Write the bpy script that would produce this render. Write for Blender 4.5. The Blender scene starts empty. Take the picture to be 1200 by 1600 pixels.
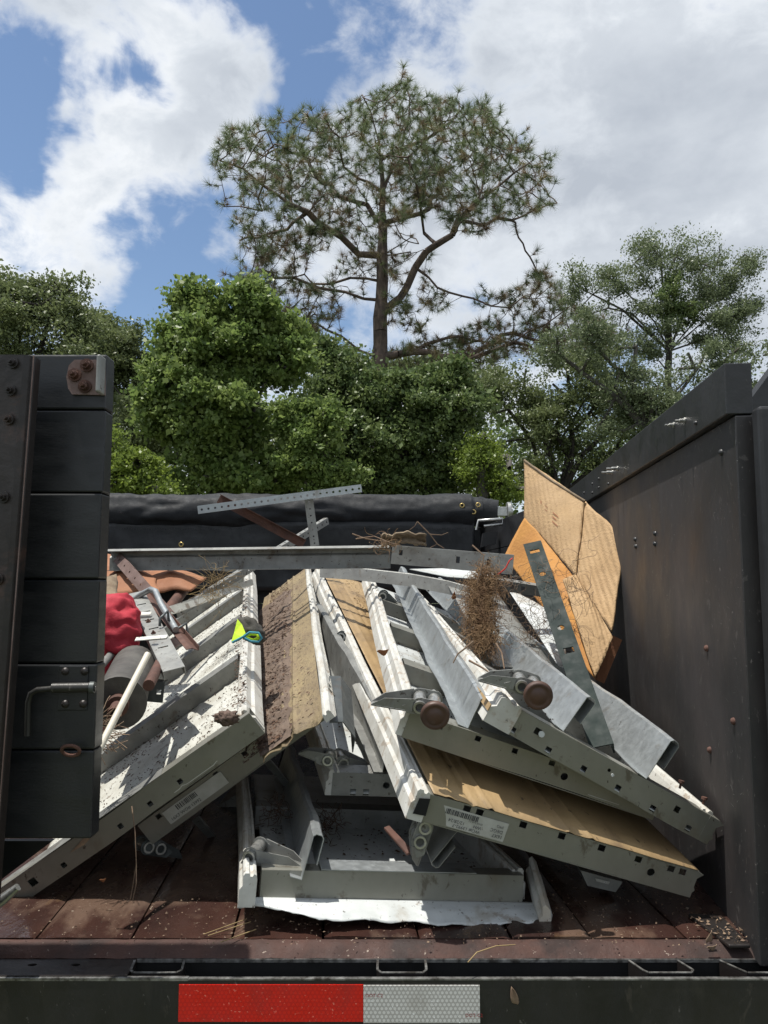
import bpy, math, random
import numpy as np
from mathutils import Vector, Matrix, noise, kdtree
random.seed(7); rng = np.random.default_rng(7)
SC = bpy.context.scene; COL = SC.collection
# ------------------------------------------------------------------ camera, sky, sun, exposure
FPX = 1202.0; PITCH = math.radians(5.65); CH = 0.575
cam_d = bpy.data.cameras.new('camera'); cam = bpy.data.objects.new('camera', cam_d); COL.objects.link(cam)
cam.location = (0, 0, CH); cam.rotation_euler = (math.radians(90) + PITCH, 0, 0)
cam_d.sensor_fit = 'VERTICAL'; cam_d.sensor_height = 36; cam_d.lens = 36 * FPX / 1600
cam_d.clip_start = 0.05; cam_d.clip_end = 600
SC.camera = cam
SUN = Vector((-0.25, -0.04, 1.0)).normalized()          # towards the sun
sun_el = math.asin(SUN.z); sun_az = math.atan2(SUN.x, SUN.y)
sl = bpy.data.lights.new('sun', 'SUN'); sl.energy = 4.6; sl.angle = math.radians(0.53); sl.color = (1, .96, .89)
so = bpy.data.objects.new('sun', sl); COL.objects.link(so); so.rotation_euler = SUN.to_track_quat('Z', 'Y').to_euler(); so.location = (0, 0, 30)
SC.view_settings.view_transform = 'Standard'; SC.view_settings.look = 'None'
SC.view_settings.exposure = 0.38; SC.view_settings.gamma = 1; SC.view_settings.use_curve_mapping = False
SC.render.engine = 'CYCLES'

def P(px, py, y):
    """point seen at photo pixel (px,py) on the vertical plane at distance y"""
    t = (800 - py) / FPX; c, s = math.cos(PITCH), math.sin(PITCH)
    k = y / (c - t * s)
    return Vector(((px - 600) / FPX * k, y, CH + (s + t * c) * k))
def PF(px, py, z):
    t = (800 - py) / FPX; c, s = math.cos(PITCH), math.sin(PITCH)
    return P(px, py, (z - CH) / (s + t * c) * (c - t * s))

W = bpy.data.worlds.new('World'); SC.world = W; W.use_nodes = True
def build_world():
    nt = W.node_tree; N = nt.nodes; L = nt.links; N.clear()
    out = N.new('ShaderNodeOutputWorld')
    sky = N.new('ShaderNodeTexSky'); sky.sky_type = 'NISHITA'; sky.sun_disc = False
    sky.sun_elevation = sun_el; sky.sun_rotation = sun_az; sky.air_density = 1.1; sky.dust_density = .3; sky.ozone_density = 2.0
    bg = N.new('ShaderNodeBackground'); bg.inputs[1].default_value = 0.10; L.new(sky.outputs[0], bg.inputs[0])
    tc = N.new('ShaderNodeTexCoord')
    def math_(op, a, b=None, clamp=False):
        m = N.new('ShaderNodeMath'); m.operation = op; m.use_clamp = clamp
        for i, q in enumerate((a, b)):
            if q is None: continue
            if isinstance(q, (int, float)): m.inputs[i].default_value = q
            else: L.new(q, m.inputs[i])
        return m.outputs[0]
    def nz(scale, detail, rough, off=(0, 0, 0), dist=0.0, squash=1.0):
        mp = N.new('ShaderNodeMapping'); mp.inputs['Location'].default_value = off; mp.inputs['Scale'].default_value = (1, 1, squash)
        L.new(tc.outputs['Generated'], mp.inputs[0])
        n = N.new('ShaderNodeTexNoise'); n.inputs['Scale'].default_value = scale; n.inputs['Detail'].default_value = detail
        n.inputs['Roughness'].default_value = rough; n.inputs['Distortion'].default_value = dist
        L.new(mp.outputs[0], n.inputs[0]); return n
    warp = nz(3.2, 5, .6, (3, 1, 2))
    vs = N.new('ShaderNodeVectorMath'); vs.operation = 'SUBTRACT'; L.new(warp.outputs['Color'], vs.inputs[0]); vs.inputs[1].default_value = (.5, .5, .5)
    vm = N.new('ShaderNodeVectorMath'); vm.operation = 'SCALE'; vm.inputs[3].default_value = .42; L.new(vs.outputs[0], vm.inputs[0])
    va = N.new('ShaderNodeVectorMath'); va.operation = 'ADD'; L.new(tc.outputs['Generated'], va.inputs[0]); L.new(vm.outputs[0], va.inputs[1])
    base = nz(4.0, 9, .58, (1.3, .4, 2.2), .2, 1.3)
    fine = nz(13.0, 8, .62, (5.3, .4, 1.2), .3, 1.5)
    d = math_('ADD', math_('ADD', math_('MULTIPLY', base.outputs[0], 2.0), math_('MULTIPLY', fine.outputs[0], 2.3)), -1.40)
    # blue windows (negative) and thick cloud (positive) where the photo has them
    blobs = [(400,100,.085,-.62),(440,150,.06,-.5),(350,60,.07,-.35),(500,200,.05,-.5),(480,40,.05,-.3),(30,250,.06,-.6),(75,215,.06,-.3),(60,290,.05,-.4),
             (200,440,.08,-.55),(290,420,.07,-.55),(360,380,.06,-.3),(205,500,.05,-.6),(350,300,.05,-.35),(720,60,.07,-.5),(760,130,.045,-.55),(690,20,.04,-.3),(880,170,.05,-.7),(600,60,.05,-.2),(20,210,.07,-.6),(110,250,.05,-.55),(150,190,.04,-.4),(330,420,.08,-.7),(250,470,.07,-.6),(120,400,.05,-.45),(400,160,.06,-.5),(330,20,.05,-.45),(60,130,.03,-.4),(570,20,.04,-.35),(1080,330,.03,-.3),
             (250,190,.10,.25),(120,80,.12,.40),(210,300,.08,.2),(560,110,.04,.45),(680,130,.05,.5),(640,190,.06,.4),(900,60,.10,.3),(1000,250,.16,.5),(820,380,.14,.5),(1150,150,.16,.5),(1100,400,.15,.5),(100,360,.07,.35),(60,440,.06,.3),(560,300,.12,.35)]
    for px, py, r, a in blobs:
        b = (P(px, py, 10) - Vector((0, 0, CH))).normalized()
        ds = N.new('ShaderNodeVectorMath'); ds.operation = 'DISTANCE'; L.new(va.outputs[0], ds.inputs[0]); ds.inputs[1].default_value = b
        mr = N.new('ShaderNodeMapRange'); mr.interpolation_type = 'SMOOTHSTEP'; mr.inputs['From Min'].default_value = r * 1.5; mr.inputs['From Max'].default_value = 0
        mr.inputs['To Min'].default_value = 0; mr.inputs['To Max'].default_value = a * (.80 if a < 0 else .85); L.new(ds.outputs['Value'], mr.inputs[0])
        d = math_('ADD', d, mr.outputs[0])
    cr = N.new('ShaderNodeMapRange'); cr.interpolation_type = 'SMOOTHSTEP'; L.new(d, cr.inputs[0])
    cr.inputs['From Min'].default_value = .10; cr.inputs['From Max'].default_value = 1.06
    # cloud shading: greyer where thick
    sh = nz(3.0, 6, .55, (7, 2, 4), .1, 2.0)
    thick = math_('ADD', math_('MULTIPLY', math_('MINIMUM', d, 1.5), .26), math_('ADD', math_('MULTIPLY', sh.outputs[0], 1.15), math_('MULTIPLY', fine.outputs[0], .25)))
    tm = N.new('ShaderNodeMapRange'); tm.inputs['From Min'].default_value = .72; tm.inputs['From Max'].default_value = 1.28; L.new(thick, tm.inputs[0])
    rp = N.new('ShaderNodeValToRGB'); L.new(tm.outputs[0], rp.inputs[0]); e = rp.color_ramp.elements
    e[0].position = 0.0; e[0].color = (.84, .86, .88, 1); e[1].position = 1.0; e[1].color = (.42, .46, .52, 1)
    m_ = rp.color_ramp.elements.new(.45); m_.color = (.62, .66, .71, 1)
    cb = N.new('ShaderNodeBackground'); cb.inputs[1].default_value = .92; L.new(rp.outputs[0], cb.inputs[0])
    mx = N.new('ShaderNodeMixShader'); L.new(cr.outputs[0], mx.inputs[0]); L.new(bg.outputs[0], mx.inputs[1]); L.new(cb.outputs[0], mx.inputs[2])
    L.new(mx.outputs[0], out.inputs[0])
build_world()

# ------------------------------------------------------------------ materials
MATS = {}
def mk(name, c1, c2=None, scale=6, rough=.6, metal=0.0, bump=0.0, bscale=60, specks=(), stretch=(1, 1, 1), rvar=.12, lo=.35, hi=.65, trans=0.0, lines=None, detail=6, spec=.5):
    m = bpy.data.materials.new(name); m.use_nodes = True; nt = m.node_tree; N = nt.nodes; L = nt.links
    bs = N['Principled BSDF']; bs.inputs['Roughness'].default_value = rough; bs.inputs['Metallic'].default_value = metal
    bs.inputs['Specular IOR Level'].default_value = spec
    tc = N.new('ShaderNodeTexCoord'); mp = N.new('ShaderNodeMapping'); mp.inputs['Scale'].default_value = stretch; L.new(tc.outputs['Object'], mp.inputs[0])
    def nz(s, d=detail, r=.6, src=mp):
        n = N.new('ShaderNodeTexNoise'); n.inputs['Scale'].default_value = s; n.inputs['Detail'].default_value = d; n.inputs['Roughness'].default_value = r; L.new(src.outputs[0] if src is mp else src.outputs['Object'], n.inputs[0]); return n
    n1 = nz(scale); rp = N.new('ShaderNodeMapRange'); rp.inputs['From Min'].default_value = lo; rp.inputs['From Max'].default_value = hi; L.new(n1.outputs[0], rp.inputs[0])
    mix = N.new('ShaderNodeMix'); mix.data_type = 'RGBA'; mix.inputs[6].default_value = (*c1, 1); mix.inputs[7].default_value = (*(c2 or c1), 1); L.new(rp.outputs[0], mix.inputs[0])
    col = mix.outputs[2]
    for (sc, th, soft, scol, amt) in specks:
        n = nz(sc, 5, .65); n.inputs['Distortion'].default_value = .4
        r2 = N.new('ShaderNodeMapRange'); r2.inputs['From Min'].default_value = th; r2.inputs['From Max'].default_value = th + soft; r2.inputs['To Max'].default_value = amt; L.new(n.outputs[0], r2.inputs[0])
        mx = N.new('ShaderNodeMix'); mx.data_type = 'RGBA'; L.new(r2.outputs[0], mx.inputs[0]); L.new(col, mx.inputs[6]); mx.inputs[7].default_value = (*scol, 1); col = mx.outputs[2]
    L.new(col, bs.inputs['Base Color'])
    n3 = nz(scale * 2.3, 4); r3 = N.new('ShaderNodeMapRange'); r3.inputs['To Min'].default_value = max(.03, rough - rvar); r3.inputs['To Max'].default_value = min(1, rough + rvar); r3.inputs['From Min'].default_value = .3; r3.inputs['From Max'].default_value = .7
    L.new(n3.outputs[0], r3.inputs[0]); L.new(r3.outputs[0], bs.inputs['Roughness'])
    if bump or lines:
        b = N.new('ShaderNodeBump'); b.inputs['Strength'].default_value = bump or .3; b.inputs['Distance'].default_value = .004
        h = nz(bscale, 5).outputs[0]
        if lines:
            wv = N.new('ShaderNodeTexWave'); wv.bands_direction = lines[0]; wv.inputs['Scale'].default_value = lines[1]; wv.inputs['Distortion'].default_value = lines[2]; wv.inputs['Detail'].default_value = 3
            L.new(tc.outputs['Object'], wv.inputs[0]); ad = N.new('ShaderNodeMath'); ad.operation = 'ADD'; L.new(h, ad.inputs[0]); L.new(wv.outputs[0], ad.inputs[1]); h = ad.outputs[0]; ml = N.new('ShaderNodeMath'); ml.operation = 'MULTIPLY'; ml.inputs[1].default_value = lines[3]; L.new(wv.outputs[0], ml.inputs[0]); L.new(ml.outputs[0], ad.inputs[1])
        L.new(h, b.inputs['Height']); L.new(b.outputs[0], bs.inputs['Normal'])
    if trans:
        out = N['Material Output']; tr = N.new('ShaderNodeBsdfTranslucent'); L.new(col, tr.inputs[0]); ms = N.new('ShaderNodeMixShader'); ms.inputs[0].default_value = trans
        L.new(bs.outputs[0], ms.inputs[1]); L.new(tr.outputs[0], ms.inputs[2]); L.new(ms.outputs[0], out.inputs[0])
    MATS[name] = m; return m
DIRT = (.05, .032, .022)
mk('white_dirty', (.60, .61, .57), (.42, .41, .36), 9, .5, 0, .15, 90, [(26, .60, .05, (.16, .12, .09), .75), (80, .64, .03, DIRT, .9)])
mk('white_clean', (.54, .56, .56), (.42, .44, .43), 5, .45, 0, .15, 60, [(9, .56, .1, (.28, .25, .20), .55), (30, .62, .06, (.22, .18, .14), .6), (110, .64, .03, DIRT, .8)])
mk('rail_white', (.56, .56, .53), (.42, .41, .37), 14, .5, 0, .1, 80, [(30, .56, .08, (.27, .19, .12), .6), (6, .56, .1, (.36, .30, .22), .6), (120, .64, .03, DIRT, .8)])
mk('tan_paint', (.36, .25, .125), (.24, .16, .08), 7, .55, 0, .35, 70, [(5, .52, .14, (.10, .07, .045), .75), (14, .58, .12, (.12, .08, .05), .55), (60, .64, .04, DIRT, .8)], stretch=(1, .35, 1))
mk('tan_mossy', (.235, .18, .095), (.155, .115, .065), 14, .78, 0, .8, 140, [(9, .52, .12, (.15, .10, .06), .6), (60, .56, .06, (.12, .085, .05), .7), (160, .58, .05, (.07, .05, .035), .6)], stretch=(1, .35, 1))
mk('needle_mat', (.150, .108, .080), (.095, .066, .048), 30, .95, 0, 1.0, 160, [(50, .56, .08, (.035, .022, .018), .8), (12, .62, .08, (.22, .15, .10), .5)], stretch=(1, .5, 1))
mk('cap_steel', (.245, .242, .212), (.18, .178, .152), 8, .42, .35, .08, 40, [(30, .60, .07, (.07, .05, .03), .6), (9, .56, .14, (.13, .10, .06), .5), (90, .66, .03, (.04, .03, .02), .8)], stretch=(1, 1, .7))
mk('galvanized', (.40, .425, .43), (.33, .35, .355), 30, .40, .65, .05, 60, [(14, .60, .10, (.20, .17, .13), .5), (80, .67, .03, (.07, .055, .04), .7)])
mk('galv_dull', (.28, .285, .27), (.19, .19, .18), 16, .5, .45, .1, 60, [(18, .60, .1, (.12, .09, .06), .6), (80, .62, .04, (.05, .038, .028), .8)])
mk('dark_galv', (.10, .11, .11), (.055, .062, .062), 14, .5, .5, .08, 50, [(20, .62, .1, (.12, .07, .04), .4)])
mk('green_steel', (.020, .031, .028), (.013, .021, .020), 14, .7, .0, .06, 40, [(22, .62, .1, (.10, .11, .10), .3)], spec=.25)
mk('rust', (.12, .055, .038), (.07, .036, .028), 20, .8, .1, .4, 120)
mk('rust_pink', (.22, .155, .14), (.12, .075, .062), 16, .7, .2, .2, 90)
mk('roller_brown', (.085, .042, .028), (.05, .027, .02), 20, .55, 0, .1, 90)
mk('door_board', (.013, .0145, .016), (.009, .010, .0115), 5, .42, 0, .06, 120, [(160, .68, .02, (.10, .10, .10), .35)], stretch=(1, 1, 3))
mk('black_steel', (.016, .014, .0135), (.026, .020, .018), 8, .45, .2, .2, 60, [(14, .60, .1, (.085, .045, .032), .5)])
mk('wall_sheet', (.027, .0245, .025), (.017, .017, .0185), 2.0, .56, 0, .12, 50, [(140, .655, .03, (.24, .22, .21), .6), (12, .66, .05, (.012, .012, .013), .7), (3, .50, .2, (.054, .045, .044), .7), (45, .64, .03, (.085, .078, .075), .6), (34, .68, .03, (.010, .010, .011), .8)], stretch=(1, 1, .6), rvar=.2, lo=.36, hi=.64)
mk('wall_board', (.019, .0195, .021), (.012, .0125, .014), 5, .45, 0, .15, 60, [(30, .66, .05, (.008, .008, .009), .8), (150, .68, .02, (.2, .2, .2), .5)])
mk('floor_plank', (.052, .025, .019), (.026, .013, .011), 6, .22, 0, .35, 60, [(4.5, .52, .10, (.15, .10, .072), .6), (120, .66, .02, (.34, .28, .22), .8), (10, .63, .04, (.10, .06, .035), .6)], stretch=(1, .5, 1), rvar=.2)
mk('floor_dark', (.052, .028, .021), (.024, .014, .012), 7, .28, 0, .3, 60, [(110, .67, .02, (.28, .2, .15), .7)], stretch=(1, .5, 1), rvar=.2)
mk('sill_rust', (.070, .034, .026), (.036, .021, .018), 9, .72, 0, .5, 80, [(130, .66, .02, (.34, .28, .23), .8), (5, .54, .08, (.022, .016, .015), .7)], spec=.3)
mk('bumper_black', (.013, .013, .0125), (.022, .021, .019), 9, .45, .1, .2, 50, [(6, .54, .12, (.055, .050, .042), .6), (26, .62, .05, (.07, .06, .05), .5), (110, .67, .03, (.16, .15, .14), .5)], stretch=(1, 1, .5))
mk('edge_worn', (.30, .30, .29), (.06, .055, .05), 60, .4, .6, .3, 120)
mk('tarp', (.022, .024, .027), (.014, .015, .017), 12, .66, 0, .35, 260, [(200, .64, .03, (.12, .12, .12), .5)], spec=.25)
mk('tarp_mesh', (.012, .013, .014), (.008, .009, .01), 12, .55, 0, .2, 260)
mk('cardboard', (.46, .31, .165), (.36, .235, .12), 6, .85, 0, .8, 160, [(90, .60, .05, (.27, .17, .09), .5), (20, .60, .06, (.22, .14, .07), .5), (4, .58, .1, (.30, .19, .09), .5)], lines=('X', 26, 1.2, .5))
mk('cardboard_orange', (.50, .24, .055), (.38, .17, .045), 6, .8, 0, .5, 120, [(20, .66, .05, (.25, .11, .03), .5)])
mk('cardboard_brown', (.33, .15, .075), (.24, .105, .055), 6, .85, 0, .4, 90, [(20, .62, .06, (.13, .06, .04), .6)])
mk('board_torn', (.22, .17, .11), (.14, .10, .065), 30, .9, 0, .5, 200)
mk('red_cloth', (.42, .018, .035), (.28, .010, .022), 6, .8, 0, .3, 220)
mk('lime_cloth', (.50, .72, .02), (.42, .60, .02), 20, .8, 0, .3, 300)
mk('teal_trim', (.05, .26, .33), (.04, .2, .28), 20, .8, 0, .3, 300)
mk('glove_dark', (.035, .034, .030), (.055, .05, .04), 20, .85, 0, .3, 260)
mk('drum_grey', (.10, .095, .085), (.055, .052, .048), 16, .7, .1, .3, 120)
mk('white_pvc', (.66, .62, .52), (.54, .50, .41), 20, .5)
mk('hole_black', (.006, .006, .006), None, 5, .9)
mk('label_paper', (.46, .46, .43), (.34, .34, .30), 24, .8, 0, .05, 60, [(60, .66, .04, (.12, .1, .08), .7)])
mk('ink', (.03, .03, .035), (.09, .09, .09), 200, .8)
mk('red_ink', (.30, .03, .03), None, 20, .7)
mk('brass', (.45, .34, .14), None, 20, .35, .9)
mk('zinc', (.50, .50, .48), (.36, .36, .34), 60, .35, .8)
mk('root_brown', (.15, .085, .045), (.25, .16, .08), 30, .9)
mk('twig', (.12, .075, .05), (.20, .14, .09), 30, .9)
mk('dry_grass', (.30, .22, .10), (.18, .12, .06), 30, .9)
mk('litter', (.045, .026, .018), (.11, .06, .035), 60, .95)
mk('soil', (.15, .10, .08), (.08, .055, .042), 60, .95, 0, .8, 200)
mk('crumb', (.27, .19, .125), (.15, .10, .07), 60, .9)
mk('dead_leaf', (.30, .13, .05), (.20, .08, .035), 30, .8, 0, .3, 80, trans=.3)
mk('red_string', (.6, .03, .02), None, 20, .6)
mk('bark_pine', (.15, .11, .09), (.06, .046, .040), 8, .95, 0, .8, 30, stretch=(1, 1, .4))
mk('bark_dark', (.048, .040, .034), (.028, .024, .021), 8, .95, 0, .6, 30)
mk('bark_grey', (.10, .092, .08), (.06, .055, .05), 8, .95, 0, .6, 30)
LEAF = dict(lo=.38, hi=.62, rough=.42, rvar=.1, detail=3, spec=.35)
mk('pine_needles', (.16, .20, .09), (.12, .155, .08), .7, trans=.38, **LEAF)
mk('pine_needles_dry', (.21, .18, .09), (.20, .14, .09), .7, trans=.38, **LEAF)
mk('leaf_oak', (.13, .165, .07), (.18, .215, .09), 2.6, trans=.38, **LEAF)
mk('leaf_gum', (.14, .21, .06), (.22, .285, .085), 2.6, trans=.48, **LEAF)
mk('leaf_dark', (.10, .15, .055), (.165, .215, .075), 2.6, trans=.38, **LEAF)
mk('leaf_bright', (.22, .29, .05), (.16, .22, .045), .8, trans=.48, **LEAF)
mk('leaf_pale', (.18, .22, .115), (.14, .175, .09), .8, trans=.38, **LEAF)
mk('grass_ground', (.045, .065, .02), (.075, .07, .035), 1.2, .9, 0, .5, 20)

def tape_mat(name, col, lcol, glint):
    m = mk(name, col, None, 10, .35); nt = m.node_tree; N = nt.nodes; L = nt.links; bs = N['Principled BSDF']
    tc = N.new('ShaderNodeTexCoord')
    acc = None
    for ang in (0, 60, 120):
        mp = N.new('ShaderNodeMapping'); mp.inputs['Rotation'].default_value = (0, math.radians(ang), 0); L.new(tc.outputs['Object'], mp.inputs[0])
        w = N.new('ShaderNodeTexWave'); w.bands_direction = 'Z'; w.inputs['Scale'].default_value = 55; L.new(mp.outputs[0], w.inputs[0])
        r = N.new('ShaderNodeMapRange'); r.inputs['From Min'].default_value = .80; r.inputs['From Max'].default_value = 1.0; L.new(w.outputs[0], r.inputs[0])
        if acc is None: acc = r.outputs[0]
        else:
            a = N.new('ShaderNodeMath'); a.operation = 'MAXIMUM'; L.new(acc, a.inputs[0]); L.new(r.outputs[0], a.inputs[1]); acc = a.outputs[0]
    mx = N.new('ShaderNodeMix'); mx.data_type = 'RGBA'; L.new(acc, mx.inputs[0]); mx.inputs[6].default_value = (*col, 1); mx.inputs[7].default_value = (*lcol, 1)
    no = N.new('ShaderNodeTexNoise'); no.inputs['Scale'].default_value = 260; L.new(tc.outputs['Object'], no.inputs[0])
    r2 = N.new('ShaderNodeMapRange'); r2.inputs['From Min'].default_value = .66; r2.inputs['From Max'].default_value = .72; r2.inputs['To Max'].default_value = .8; L.new(no.outputs[0], r2.inputs[0])
    m2 = N.new('ShaderNodeMix'); m2.data_type = 'RGBA'; L.new(r2.outputs[0], m2.inputs[0]); L.new(mx.outputs[2], m2.inputs[6]); m2.inputs[7].default_value = (*glint, 1)
    n4 = N.new('ShaderNodeTexNoise'); n4.inputs['Scale'].default_value = 22; n4.inputs['Detail'].default_value = 8; n4.inputs['Roughness'].default_value = .7; L.new(tc.outputs['Object'], n4.inputs[0])
    r4 = N.new('ShaderNodeMapRange'); r4.inputs['From Min'].default_value = .50; r4.inputs['From Max'].default_value = .72; r4.inputs['To Max'].default_value = .6; L.new(n4.outputs[0], r4.inputs[0])
    m4 = N.new('ShaderNodeMix'); m4.data_type = 'RGBA'; L.new(r4.outputs[0], m4.inputs[0]); L.new(m2.outputs[2], m4.inputs[6]); m4.inputs[7].default_value = (col[0] * .45, col[1] * .40 + .01, col[2] * .36 + .01, 1)
    L.new(m4.outputs[2], bs.inputs['Base Color'])
tape_mat('tape_red', (.62, .015, .008), (.50, .010, .008), (.85, .22, .16))
tape_mat('tape_white', (.66, .65, .62), (.36, .34, .32), (.95, .95, .95))

# ------------------------------------------------------------------ mesh helpers
def V(*a): return Vector(a)
class MB:
    def __init__(s): s.v = []; s.f = []; s.s = []
    def add(s, vs, fs, smooth=False):
        o = len(s.v); s.v += [tuple(q) for q in vs]; s.f += [tuple(i + o for i in g) for g in fs]; s.s += [smooth] * len(fs); return s
    def box8(s, c):
        return s.add(c, [(0, 3, 2, 1), (4, 5, 6, 7), (0, 1, 5, 4), (1, 2, 6, 5), (2, 3, 7, 6), (3, 0, 4, 7)])
    def box(s, a, b):
        (x0, y0, z0), (x1, y1, z1) = a, b
        return s.box8([(x0, y0, z0), (x1, y0, z0), (x1, y1, z0), (x0, y1, z0), (x0, y0, z1), (x1, y0, z1), (x1, y1, z1), (x0, y1, z1)])
    def slab(s, quad, d):
        """quad of 4 points extruded by vector d"""
        q = [Vector(p) for p in quad]; return s.box8(q + [p + Vector(d) for p in q])
    def sweep(s, prof, A, B, xd, yd, smooth=False, caps=True):
        n = len(prof); A = Vector(A); B = Vector(B)
        vs = [A + xd * a + yd * b for a, b in prof] + [B + xd * a + yd * b for a, b in prof]
        fs = [(i, (i + 1) % n, n + (i + 1) % n, n + i) for i in range(n)]
        s.add(vs, fs, smooth)
        if caps: s.add(vs, [tuple(range(n - 1, -1, -1)), tuple(range(n, 2 * n))])
        return s
    def strip(s, prof, A, B, xd, yd, t=.0016, seg=1, dent=0.0):
        """open profile with thickness t swept from A to B, in seg dented pieces"""
        if seg > 1:
            k0 = len(s.v); A = Vector(A); B = Vector(B)
            for i in range(seg): s.strip(prof, A.lerp(B, i / seg), A.lerp(B, (i + 1) / seg), xd, yd, t)
            for i in range(k0, len(s.v)):
                p = Vector(s.v[i]); q = p * 9; s.v[i] = tuple(p + V(noise.noise(q), noise.noise(q + V(9, 0, 0)), noise.noise(q + V(0, 9, 0))) * dent)
            return s
        n = len(prof); off = []
        for i in range(n):
            p = Vector(prof[i]); d = Vector((0, 0))
            if i > 0: d += (p - Vector(prof[i - 1])).normalized()
            if i < n - 1: d += (Vector(prof[i + 1]) - p).normalized()
            d = d.normalized() if d.length > 1e-6 else Vector((1, 0))
            off.append((p.x - d.y * t, p.y + d.x * t))
        A = Vector(A); B = Vector(B)
        f0 = [A + xd * a + yd * b for a, b in prof]; f1 = [A + xd * a + yd * b for a, b in off]
        g0 = [B + xd * a + yd * b for a, b in prof]; g1 = [B + xd * a + yd * b for a, b in off]
        vs = f0 + f1 + g0 + g1; fs = []
        for i in range(n - 1):
            fs += [(i, i + 1, 2 * n + i + 1, 2 * n + i), (n + i + 1, n + i, 3 * n + i, 3 * n + i + 1), (i + 1, i, n + i, n + i + 1), (2 * n + i, 2 * n + i + 1, 3 * n + i + 1, 3 * n + i)]
        fs += [(0, 2 * n, 3 * n, n), (n - 1, 2 * n - 1, 4 * n - 1, 3 * n - 1)]
        return s.add(vs, fs)
    def tube(s, pts, r, n=10, caps=True, inner=None):
        pts = [Vector(p) for p in pts]; k = len(pts); rs = r if isinstance(r, (list, tuple)) else [r] * k
        up = None; vs = []
        for i, p in enumerate(pts):
            t = (pts[min(i + 1, k - 1)] - pts[max(i - 1, 0)])
            t = t.normalized() if t.length > 1e-9 else V(0, 0, 1)
            if up is None: up = t.orthogonal().normalized()
            else:
                up = (up - t * up.dot(t)); up = up.normalized() if up.length > 1e-6 else t.orthogonal().normalized()
            b = t.cross(up)
            for j in range(n):
                a = 2 * math.pi * j / n; vs.append(p + (up * math.cos(a) + b * math.sin(a)) * rs[i])
        fs = [(i * n + j, i * n + (j + 1) % n, (i + 1) * n + (j + 1) % n, (i + 1) * n + j) for i in range(k - 1) for j in range(n)]
        s.add(vs, fs, True)
        if inner:
            q = []
            for i in (0, k - 1):
                for j in range(n): q.append(pts[i] + (Vector(vs[i * n + j]) - pts[i]) * (inner / rs[i]))
            s.add(q, [((j + 1) % n, j, n + j, n + (j + 1) % n) for j in range(n)], True)
            s.add(vs[:n] + q[:n], [((j + 1) % n, j, n + j, n + (j + 1) % n) for j in range(n)])
            s.add(vs[-n:] + q[n:], [(j, (j + 1) % n, n + (j + 1) % n, n + j) for j in range(n)])
        elif caps:
            s.add(vs[:n], [tuple(range(n - 1, -1, -1))]); s.add(vs[-n:], [tuple(range(n))])
        return s
    def plate(s, A, B, holes, mp, sub=False):
        """sheet [0,A]x[0,B] with real holes (kind,ca,cb,ra,rb), mp maps (a,b) to a point"""
        av = sorted({0.0, A} | {round(h[1] + k * h[3], 6) for h in holes for k in (-1, 1)}); bv = sorted({0.0, B} | {round(h[2] + k * h[4], 6) for h in holes for k in (-1, 1)})
        av = [a for a in av if 0 <= a <= A]; bv = [b for b in bv if 0 <= b <= B]
        if sub:
            ex = []
            for a0, a1 in zip(av[:-1], av[1:]):
                mid = (a0 + a1) / 2
                if a1 - a0 > .03 and not any(abs(mid - h[1]) < h[3] for h in holes): k = int((a1 - a0) / .02); ex += [a0 + (a1 - a0) * q / k for q in range(1, k)]
            av = sorted(av + ex)
        for i in range(len(av) - 1):
            for j in range(len(bv) - 1):
                a0, a1, b0, b1 = av[i], av[i + 1], bv[j], bv[j + 1]
                if a1 - a0 < 1e-6 or b1 - b0 < 1e-6: continue
                ca, cb = (a0 + a1) / 2, (b0 + b1) / 2; hit = None
                for h in holes:
                    if abs(ca - h[1]) < h[3] and abs(cb - h[2]) < h[4]: hit = h
                if hit is None: s.add([mp(a0, b0), mp(a1, b0), mp(a1, b1), mp(a0, b1)], [(0, 1, 2, 3)])
                elif hit[0] == 'c' and abs((a1 - a0) - 2 * hit[3]) < 1e-5 and abs((b1 - b0) - 2 * hit[4]) < 1e-5:
                    n = 12; o = [(ca + hit[3] * min(1, max(-1, 1.42 * math.cos(2 * math.pi * (q + .5) / n))), cb + hit[4] * min(1, max(-1, 1.42 * math.sin(2 * math.pi * (q + .5) / n)))) for q in range(n)]
                    # square boundary ring and round hole
                    inn = [(ca + hit[3] * .96 * math.cos(2 * math.pi * (q + .5) / n), cb + hit[4] * .96 * math.sin(2 * math.pi * (q + .5) / n)) for q in range(n)]
                    s.add([mp(*q) for q in o + inn], [(q, (q + 1) % n, n + (q + 1) % n, n + q) for q in range(n)])
                    for sx in (-1, 1):
                        for sy in (-1, 1):
                            cc = (ca + sx * hit[3], cb + sy * hit[4])
                            near = sorted(o, key=lambda w: (w[0] - cc[0]) ** 2 + (w[1] - cc[1]) ** 2)[:2]
                            if (near[0][0] - cc[0]) ** 2 + (near[0][1] - cc[1]) ** 2 > 1e-12: s.add([mp(*cc), mp(*near[0]), mp(*near[1])], [(0, 1, 2)])
        return s
    def grid(s, nu, nv, fn, smooth=True):
        vs = [fn(i / nu, j / nv) for j in range(nv + 1) for i in range(nu + 1)]
        return s.add(vs, [(j * (nu + 1) + i, j * (nu + 1) + i + 1, (j + 1) * (nu + 1) + i + 1, (j + 1) * (nu + 1) + i) for j in range(nv) for i in range(nu)], smooth)

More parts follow.
